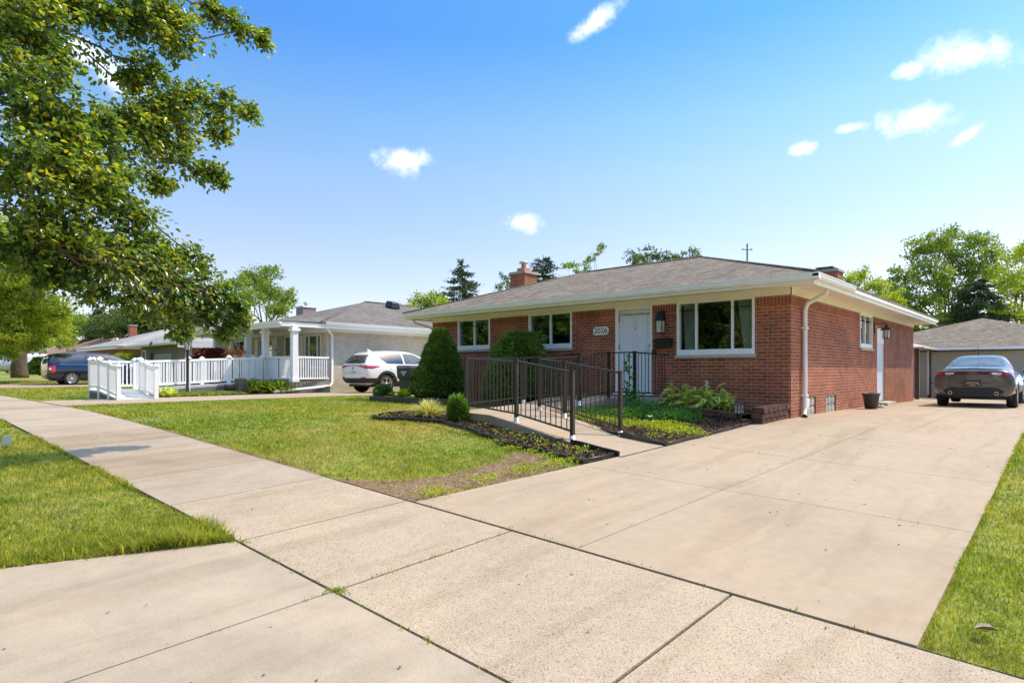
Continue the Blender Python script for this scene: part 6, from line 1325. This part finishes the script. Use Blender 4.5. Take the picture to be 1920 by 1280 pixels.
# dark grey sedan seen from behind
SED = [(0.0, .36, .80, .98, .74, .84, .80, .68), (.05, .30, .84, 1.05, .81, .90, .86, .74), (.22, .25, .90, 1.07, .78, .905, .87, .74), (.62, .22, .94, 1.09, .82, .915, .885, .70), (.95, .20, .95, 1.20, .83, .915, .89, .66),
       (1.55, .19, .95, 1.43, .83, .91, .88, .58), (2.15, .19, .94, 1.475, .83, .91, .87, .58), (2.75, .19, .93, 1.43, .83, .91, .86, .57), (3.45, .2, .90, 1.05, .83, .91, .85, .66), (4.15, .22, .80, .90, .80, .90, .80, .62), (4.5, .28, .68, .76, .70, .83, .70, .52), (4.66, .36, .58, .66, .58, .70, .58, .42)]
gs = G(-1.9, 21.4)+.024
t, pn, mi, X = car('dark_grey_sedan', 'dark grey sedan with full width red tail light parked by the garage', -1.92, 20.45, gs, SED, 'cargrey', (.95, 3.65), .335, .23, 5)
pn('rear_window', 'rear', [(-.50, 1.395), (.50, 1.395)], [(-.64, 1.13), (.64, 1.13)], 'carglass_l', nu=12, nv=10)
sh_ = pn('spoiler', 'rear', [(-.70, 1.055), (0, 1.085), (.70, 1.055)], [(-.72, 1.03), (0, 1.05), (.72, 1.03)], 'cargrey', off=.025)
pn('tail_light', 'rear', [(-.80, .95), (-.6, .975), (0, .99), (.6, .975), (.80, .95)], [(-.80, .865), (-.55, .865), (-.35, .905), (.35, .905), (.55, .865), (.80, .865)], 'darkred', off=.008, nu=40, nv=6)
tl = pn('tail_light', 'rear', [(-.45, .965), (0, .975), (.45, .965)], [(-.35, .925), (.35, .925)], 'black', off=.013, nu=20)
for s in (-1, 1):
    pn('reverse_light', 'rear', [(s*.62, .945), (s*.40, .955)] if s < 0 else [(.40, .955), (.62, .945)], [(s*.60, .895), (s*.42, .91)] if s < 0 else [(.42, .91), (.60, .895)], 'clearlamp', off=.015, nu=6)
    pn('brake_light', 'rear', [(s*.79, .945), (s*.66, .95)] if s < 0 else [(.66, .95), (.79, .945)], [(s*.79, .875), (s*.64, .885)] if s < 0 else [(.64, .885), (.79, .875)], 'redlamp', off=.014, nu=6)
    q = MB(); c = X((s*.50, .02, .40)); q.lathe(c, [(.036, -.02), (.047, -.022), (.048, 0), (.04, .01)], 16, 'y'); q.lathe(c, [(0, .01), (.045, .01)], 12, 'y', 0); q.build('exhaust_tip', 'chrome', t)
    q = MB(); q.lathe((c[0], c[1], c[2]), [(0, -.012), (.037, -.012)], 16, 'y'); q.build('exhaust_mouth', 'tyre', t)
pn('lower_valance', 'rear', [(-.62, .50), (-.5, .56), (.5, .56), (.62, .50)], [(-.66, .44), (-.55, .36), (.55, .36), (.66, .44)], 'cladding', off=.008, nu=20)
for pl in ([(-.56, .86), (-.50, .72), (-.40, .68), (.40, .68), (.50, .72), (.56, .86)],):
    a, b = [(x_, z_+.006) for x_, z_ in pl], [(x_, z_-.006) for x_, z_ in pl]; pn('boot_seam', 'rear', a, b, 'tyre', off=.004, nu=40, nv=1)
q = MB(); c = X((0, -.02, .62)); q.box(c[0]-.17, c[0]+.17, c[1]-.02, c[1]-.01, c[2]-.02, c[2]+.12); pl_ = q.build('number_plate', 'plate', t); q = MB(); q.box(c[0]-.18, c[0]+.18, c[1]-.01, c[1]+.05, c[2]-.03, c[2]+.13); q.build('plate_frame', 'black', t)
text_mesh('plate_lettering', '2PEW96', .085, 'gold', pl_, (c[0], c[1]-.023, c[2]+.052), (PI/2, 0, 0)); q = MB(); q.box(c[0]-.07, c[0]+.07, c[1]-.023, c[1]-.021, c[2]-.012, c[2]+.002); q.build('plate_strip', 'gold', pl_); q = MB(); q.box(c[0]+.12, c[0]+.155, c[1]-.024, c[1]-.021, c[2]-.012, c[2]+.018); q.build('sticker', 'tealtag', pl_)
text_mesh('badge_lettering', 'D O D G E', .045, 'chrome', t, X((0, -.012, .945)), (PI/2, 0, 0))
mi('side_window', 'carglass', [(1.35, 1.32), (2.1, 1.40), (2.8, 1.34), (3.2, 1.15)], [(1.05, 1.0), (2.1, 1.0), (3.25, .98)], nu=24)
mi('door_handle', 'chrome', *band([(1.95, .86), (2.12, .86)], .02), off=.02, nu=4, nv=1)
q = MB(); c = X((0, 1.35, 1.41)); q.tube([c, (c[0], c[1]-.02, c[2]+.32)], .006, 5); q.build('aerial', 'black', t)
for s in (-1, 1): q = MB(); c = X((s*.98, 3.0, .98)); q.lathe(c, [(0, -.07), (.06, -.06), (.09, 0), (.07, .06), (0, .08)], 10, 'y'); q.build('wing_mirror', 'cargrey', t)
# white suv
SUV = [(0.0, .50, .95, 1.06, .62, .80, .78, .70), (.05, .40, .98, 1.16, .74, .88, .85, .74), (.16, .33, 1.03, 1.34, .80, .92, .88, .70), (.42, .27, 1.06, 1.58, .84, .925, .89, .62), (1.0, .25, 1.07, 1.635, .84, .925, .89, .62), (1.9, .24, 1.05, 1.65, .84, .92, .88, .63), (2.6, .24, 1.03, 1.58, .84, .92, .88, .60), (3.25, .25, 1.02, 1.18, .84, .92, .87, .70), (3.8, .27, .96, 1.06, .82, .92, .84, .68), (4.25, .32, .84, .92, .74, .86, .76, .58), (4.46, .42, .66, .76, .62, .74, .62, .46)]
gs = .59
t, pn, mi, X = car('white_suv', 'white compact suv parked on the driveway beside the cream brick house', -20.95, 13.45, gs, SUV, 'carwhite', (.92, 3.6), .36, .24, 5, sc=1.04)
pn('rear_window', 'rear', [(-.56, 1.46), (.56, 1.46)], [(-.68, 1.17), (-.5, 1.14), (.5, 1.14), (.68, 1.17)], 'carglass', nu=14, nv=8)
mi('side_window', 'carglass', [(.66, 1.38), (.95, 1.50), (1.75, 1.53)], [(.98, 1.14), (1.75, 1.12)], nu=16, off=.014); mi('side_window', 'carglass_l', [(1.83, 1.54), (2.4, 1.50), (3.0, 1.22)], [(1.83, 1.12), (3.08, 1.10)], nu=16)
mi('window_divider', 'carwhite', [(1.05, 1.53), (1.08, 1.53)], [(1.17, 1.13), (1.20, 1.13)], off=.009, nu=2)
pn('tail_light', 'rear', [(-.82, 1.03), (0, 1.075), (.82, 1.03)], [(-.80, .97), (0, 1.055), (.80, .97)], 'darkred', off=.008, nu=30, nv=3)
mi('tail_light', 'redlamp', [(.05, 1.06), (.62, 1.03)], [(.05, .94), (.3, .93), (.62, 1.01)], off=.008)
for s in (-1, 1): pn('tail_light', 'rear', [(s*.85, 1.04), (s*.45, 1.07)] if s < 0 else [(.45, 1.07), (.85, 1.04)], [(s*.84, .93), (s*.5, 1.0)] if s < 0 else [(.5, 1.0), (.84, .93)], 'redlamp', off=.011)
pn('lower_bumper', 'rear', [(-.88, .58), (.88, .58)], [(-.85, .40), (.85, .40)], 'cladding', off=.012, nu=24)
mi('sill_trim', 'cladding', [(.02, .58), (.5, .58)], [(.02, .42), (.5, .38)], off=.010, nu=8); mi('sill_trim', 'cladding', [(1.3, .46), (3.2, .46)], [(1.3, .30), (3.2, .30)], off=.010, nu=16)
for fc in ('right', 'left'):
    for wy in (.92, 3.6): arch(pn, fc, wy, .36, .40, .50, 'cladding')
for s in (-1, 1):
    pn('reflector', 'rear', [(s*.80, .62), (s*.55, .62)] if s < 0 else [(.55, .62), (.80, .62)], [(s*.80, .585), (s*.55, .585)] if s < 0 else [(.55, .585), (.80, .585)], 'redlamp', off=.014)
    q = MB(); c = X((s*.98, 2.95, 1.12)); q.lathe(c, [(0, -.07), (.07, -.06), (.10, 0), (.08, .06), (0, .08)], 10, 'y'); q.build('wing_mirror', 'cladding', t)
pn('boot_seam', 'rear', [(-.6, .78), (.6, .78)], [(-.6, .77), (.6, .77)], 'tyre', off=.004, nv=1)
pn('number_plate', 'rear', [(-.16, .86), (.16, .86)], [(-.16, .74), (.16, .74)], 'platew', off=.012, nu=4, nv=2); pn('badge', 'rear', [(-.05, .99), (.05, .99)], [(-.05, .93), (.05, .93)], 'cladding', off=.012, nu=4, nv=2)
mi('door_handle', 'chrome', *band([(1.38, 1.0), (1.56, 1.0)], .025), off=.02, nu=4, nv=1); mi('door_seam', 'tyre', [(1.775, 1.1), (1.785, 1.1)], [(1.76, .48), (1.77, .48)], off=.003, nu=1); mi('door_seam', 'tyre', [(1.0, 1.05), (1.008, 1.05)], [(1.40, .55), (1.408, .55)], off=.003, nu=1)
q = MB(); c = X((0, .75, 1.62)); q.hexa([(c[0]-.03, c[1]-.1, c[2]), (c[0]+.03, c[1]-.1, c[2]), (c[0]+.03, c[1]+.1, c[2]), (c[0]-.03, c[1]+.1, c[2]), (c[0]-.01, c[1]-.1, c[2]+.09), (c[0]+.01, c[1]-.1, c[2]+.09), (c[0]+.02, c[1]+.05, c[2]+.02), (c[0]-.02, c[1]+.05, c[2]+.02)]); q.build('aerial_fin', 'carwhite', t)
# navy minivan
VAN = [(0.0, .48, .98, 1.12, .66, .86, .84, .78), (.06, .36, 1.02, 1.35, .78, .95, .92, .78), (.16, .30, 1.06, 1.60, .84, .98, .94, .74), (.36, .26, 1.08, 1.71, .88, .99, .95, .70), (1.2, .24, 1.08, 1.75, .88, .995, .95, .72), (2.5, .23, 1.06, 1.75, .88, .995, .94, .72), (3.1, .23, 1.04, 1.68, .88, .99, .93, .70), (3.9, .24, 1.02, 1.28, .88, .99, .92, .76), (4.4, .26, .94, 1.06, .85, .97, .88, .72), (4.9, .32, .80, .88, .76, .88, .78, .58), (5.14, .42, .62, .72, .62, .74, .62, .46)]
vx, vy = -36.2, 6.2
t, pn, mi, X = car('navy_minivan', 'dark navy minivan parked on the far driveway behind the white ramp', vx, vy, G(vx, vy+2)+.0, VAN, 'navy', (1.05, 4.1), .35, .23, 9, sc=.9)
mi('side_window', 'carglass', [(.42, 1.58), (1.65, 1.62)], [(.62, 1.14), (1.65, 1.14)], off=.006); mi('side_window', 'carglass', [(1.85, 1.62), (2.75, 1.62)], [(1.85, 1.14), (2.75, 1.14)]); mi('side_window', 'carglass_l', [(2.9, 1.60), (3.2, 1.55), (3.8, 1.26)], [(2.9, 1.14), (3.95, 1.12)])
mi('chrome_strip', 'chrome', *band([(.5, 1.105), (3.95, 1.095)], .02), off=.012, nu=20, nv=1); mi('chrome_strip', 'chrome', *band([(1.75, .60), (3.4, .60)], .035), off=.012, nu=20, nv=1)
pn('rear_window', 'rear', [(-.62, 1.58), (.62, 1.58)], [(-.70, 1.15), (.70, 1.15)], 'carglass', nu=12)
mi('tail_light', 'redlamp', [(.06, 1.02), (.36, 1.05)], [(.06, .66), (.34, .66)], off=.012); mi('tail_light', 'clearlamp', [(.06, .93), (.17, .93)], [(.06, .80), (.16, .80)], off=.017, nu=4)
for s in (-1, 1):
    pn('tail_light', 'rear', [(s*.86, 1.02), (s*.66, 1.02)] if s < 0 else [(.66, 1.02), (.86, 1.02)], [(s*.88, .68), (s*.68, .68)] if s < 0 else [(.68, .68), (.88, .68)], 'redlamp', off=.012)
    q = MB(); c = X((s*1.05, 3.65, 1.12)); q.lathe(c, [(0, -.08), (.08, -.06), (.11, 0), (.09, .06), (0, .09)], 10, 'y'); q.build('wing_mirror', 'navy', t)
mi('door_seam', 'tyre', [(1.74, 1.6), (1.75, 1.6)], [(1.74, .4), (1.75, .4)], off=.004, nu=1); mi('door_seam', 'tyre', [(2.82, 1.6), (2.83, 1.6)], [(2.82, .4), (2.83, .4)], off=.004, nu=1)
# cargo van and other far cars
CV = [(0.0, .5, 1.3, 2.5, .8, .95, .93, .85), (.1, .4, 1.35, 2.6, .88, 1.0, .96, .85), (1.5, .35, 1.35, 2.65, .9, 1.0, .96, .86), (3.6, .35, 1.3, 2.62, .9, 1.0, .95, .84), (4.3, .35, 1.25, 2.2, .9, 1.0, .93, .74), (5.0, .38, 1.15, 1.45, .88, .99, .9, .72), (5.6, .42, .95, 1.1, .8, .92, .8, .62), (5.8, .5, .75, .85, .66, .78, .68, .5)]
t, pn, mi, X = car('cargo_van', 'white high roof cargo van parked by the far houses', -72, 13.0, G(-72, 11), CV, 'carwhite', (1.1, 4.7), .36, .24, 6, flip=-1, sc=.68)
mi('side_window', 'carglass', [(3.75, 2.05), (4.2, 2.0), (4.75, 1.5)], [(3.75, 1.38), (4.8, 1.32)]); pn('windscreen', 'front', [(-.62, 2.15), (.62, 2.15)], [(-.75, 1.5), (.75, 1.5)], 'carglass_l'); mi('side_trim', 'cladding', *band([(1.6, .85), (4.2, .85)], .09), off=.012, nv=1)
t, pn, mi, X = car('silver_sedan', 'silver car half hidden behind the far street tree', -62, 13.0, G(-62, 9), SED, 'carsilver', (.95, 3.65), .335, .23, 8, flip=-1)
mi('side_window', 'carglass', [(1.35, 1.32), (2.1, 1.40), (2.8, 1.34), (3.2, 1.15)], [(1.05, 1.0), (2.1, 1.0), (3.25, .98)], nu=24); pn('windscreen', 'front', [(-.5, 1.36), (.5, 1.36)], [(-.62, 1.1), (.62, 1.1)], 'carglass_l')
t, pn, mi, X = car('silver_sedan', 'pale silver car left of the far street tree trunk', -58, 10.0, G(-58, 8), SED, 'carsilver', (.95, 3.65), .335, .23, 8, flip=-1)
mi('side_window', 'carglass_l', [(1.35, 1.32), (2.1, 1.40), (2.8, 1.34), (3.2, 1.15)], [(1.05, 1.0), (2.1, 1.0), (3.25, .98)], nu=24)
t, pn, mi, X = car('white_car', 'white car partly hidden beyond the dark grey sedan', -.35, 30.3, G(-.4, 28)+.024, SED, 'carwhite', (.95, 3.65), .335, .23, 8, flip=-1)
mi('side_window', 'carglass', [(1.35, 1.32), (2.1, 1.40), (2.8, 1.34), (3.2, 1.15)], [(1.05, 1.0), (2.1, 1.0), (3.25, .98)], nu=24); pn('windscreen', 'front', [(-.5, 1.36), (.5, 1.36)], [(-.62, 1.1), (.62, 1.1)], 'carglass_l')
print('objects', len(bpy.data.objects), 'tris', sum(len(o.data.polygons) for o in bpy.data.objects if o.type == 'MESH'))
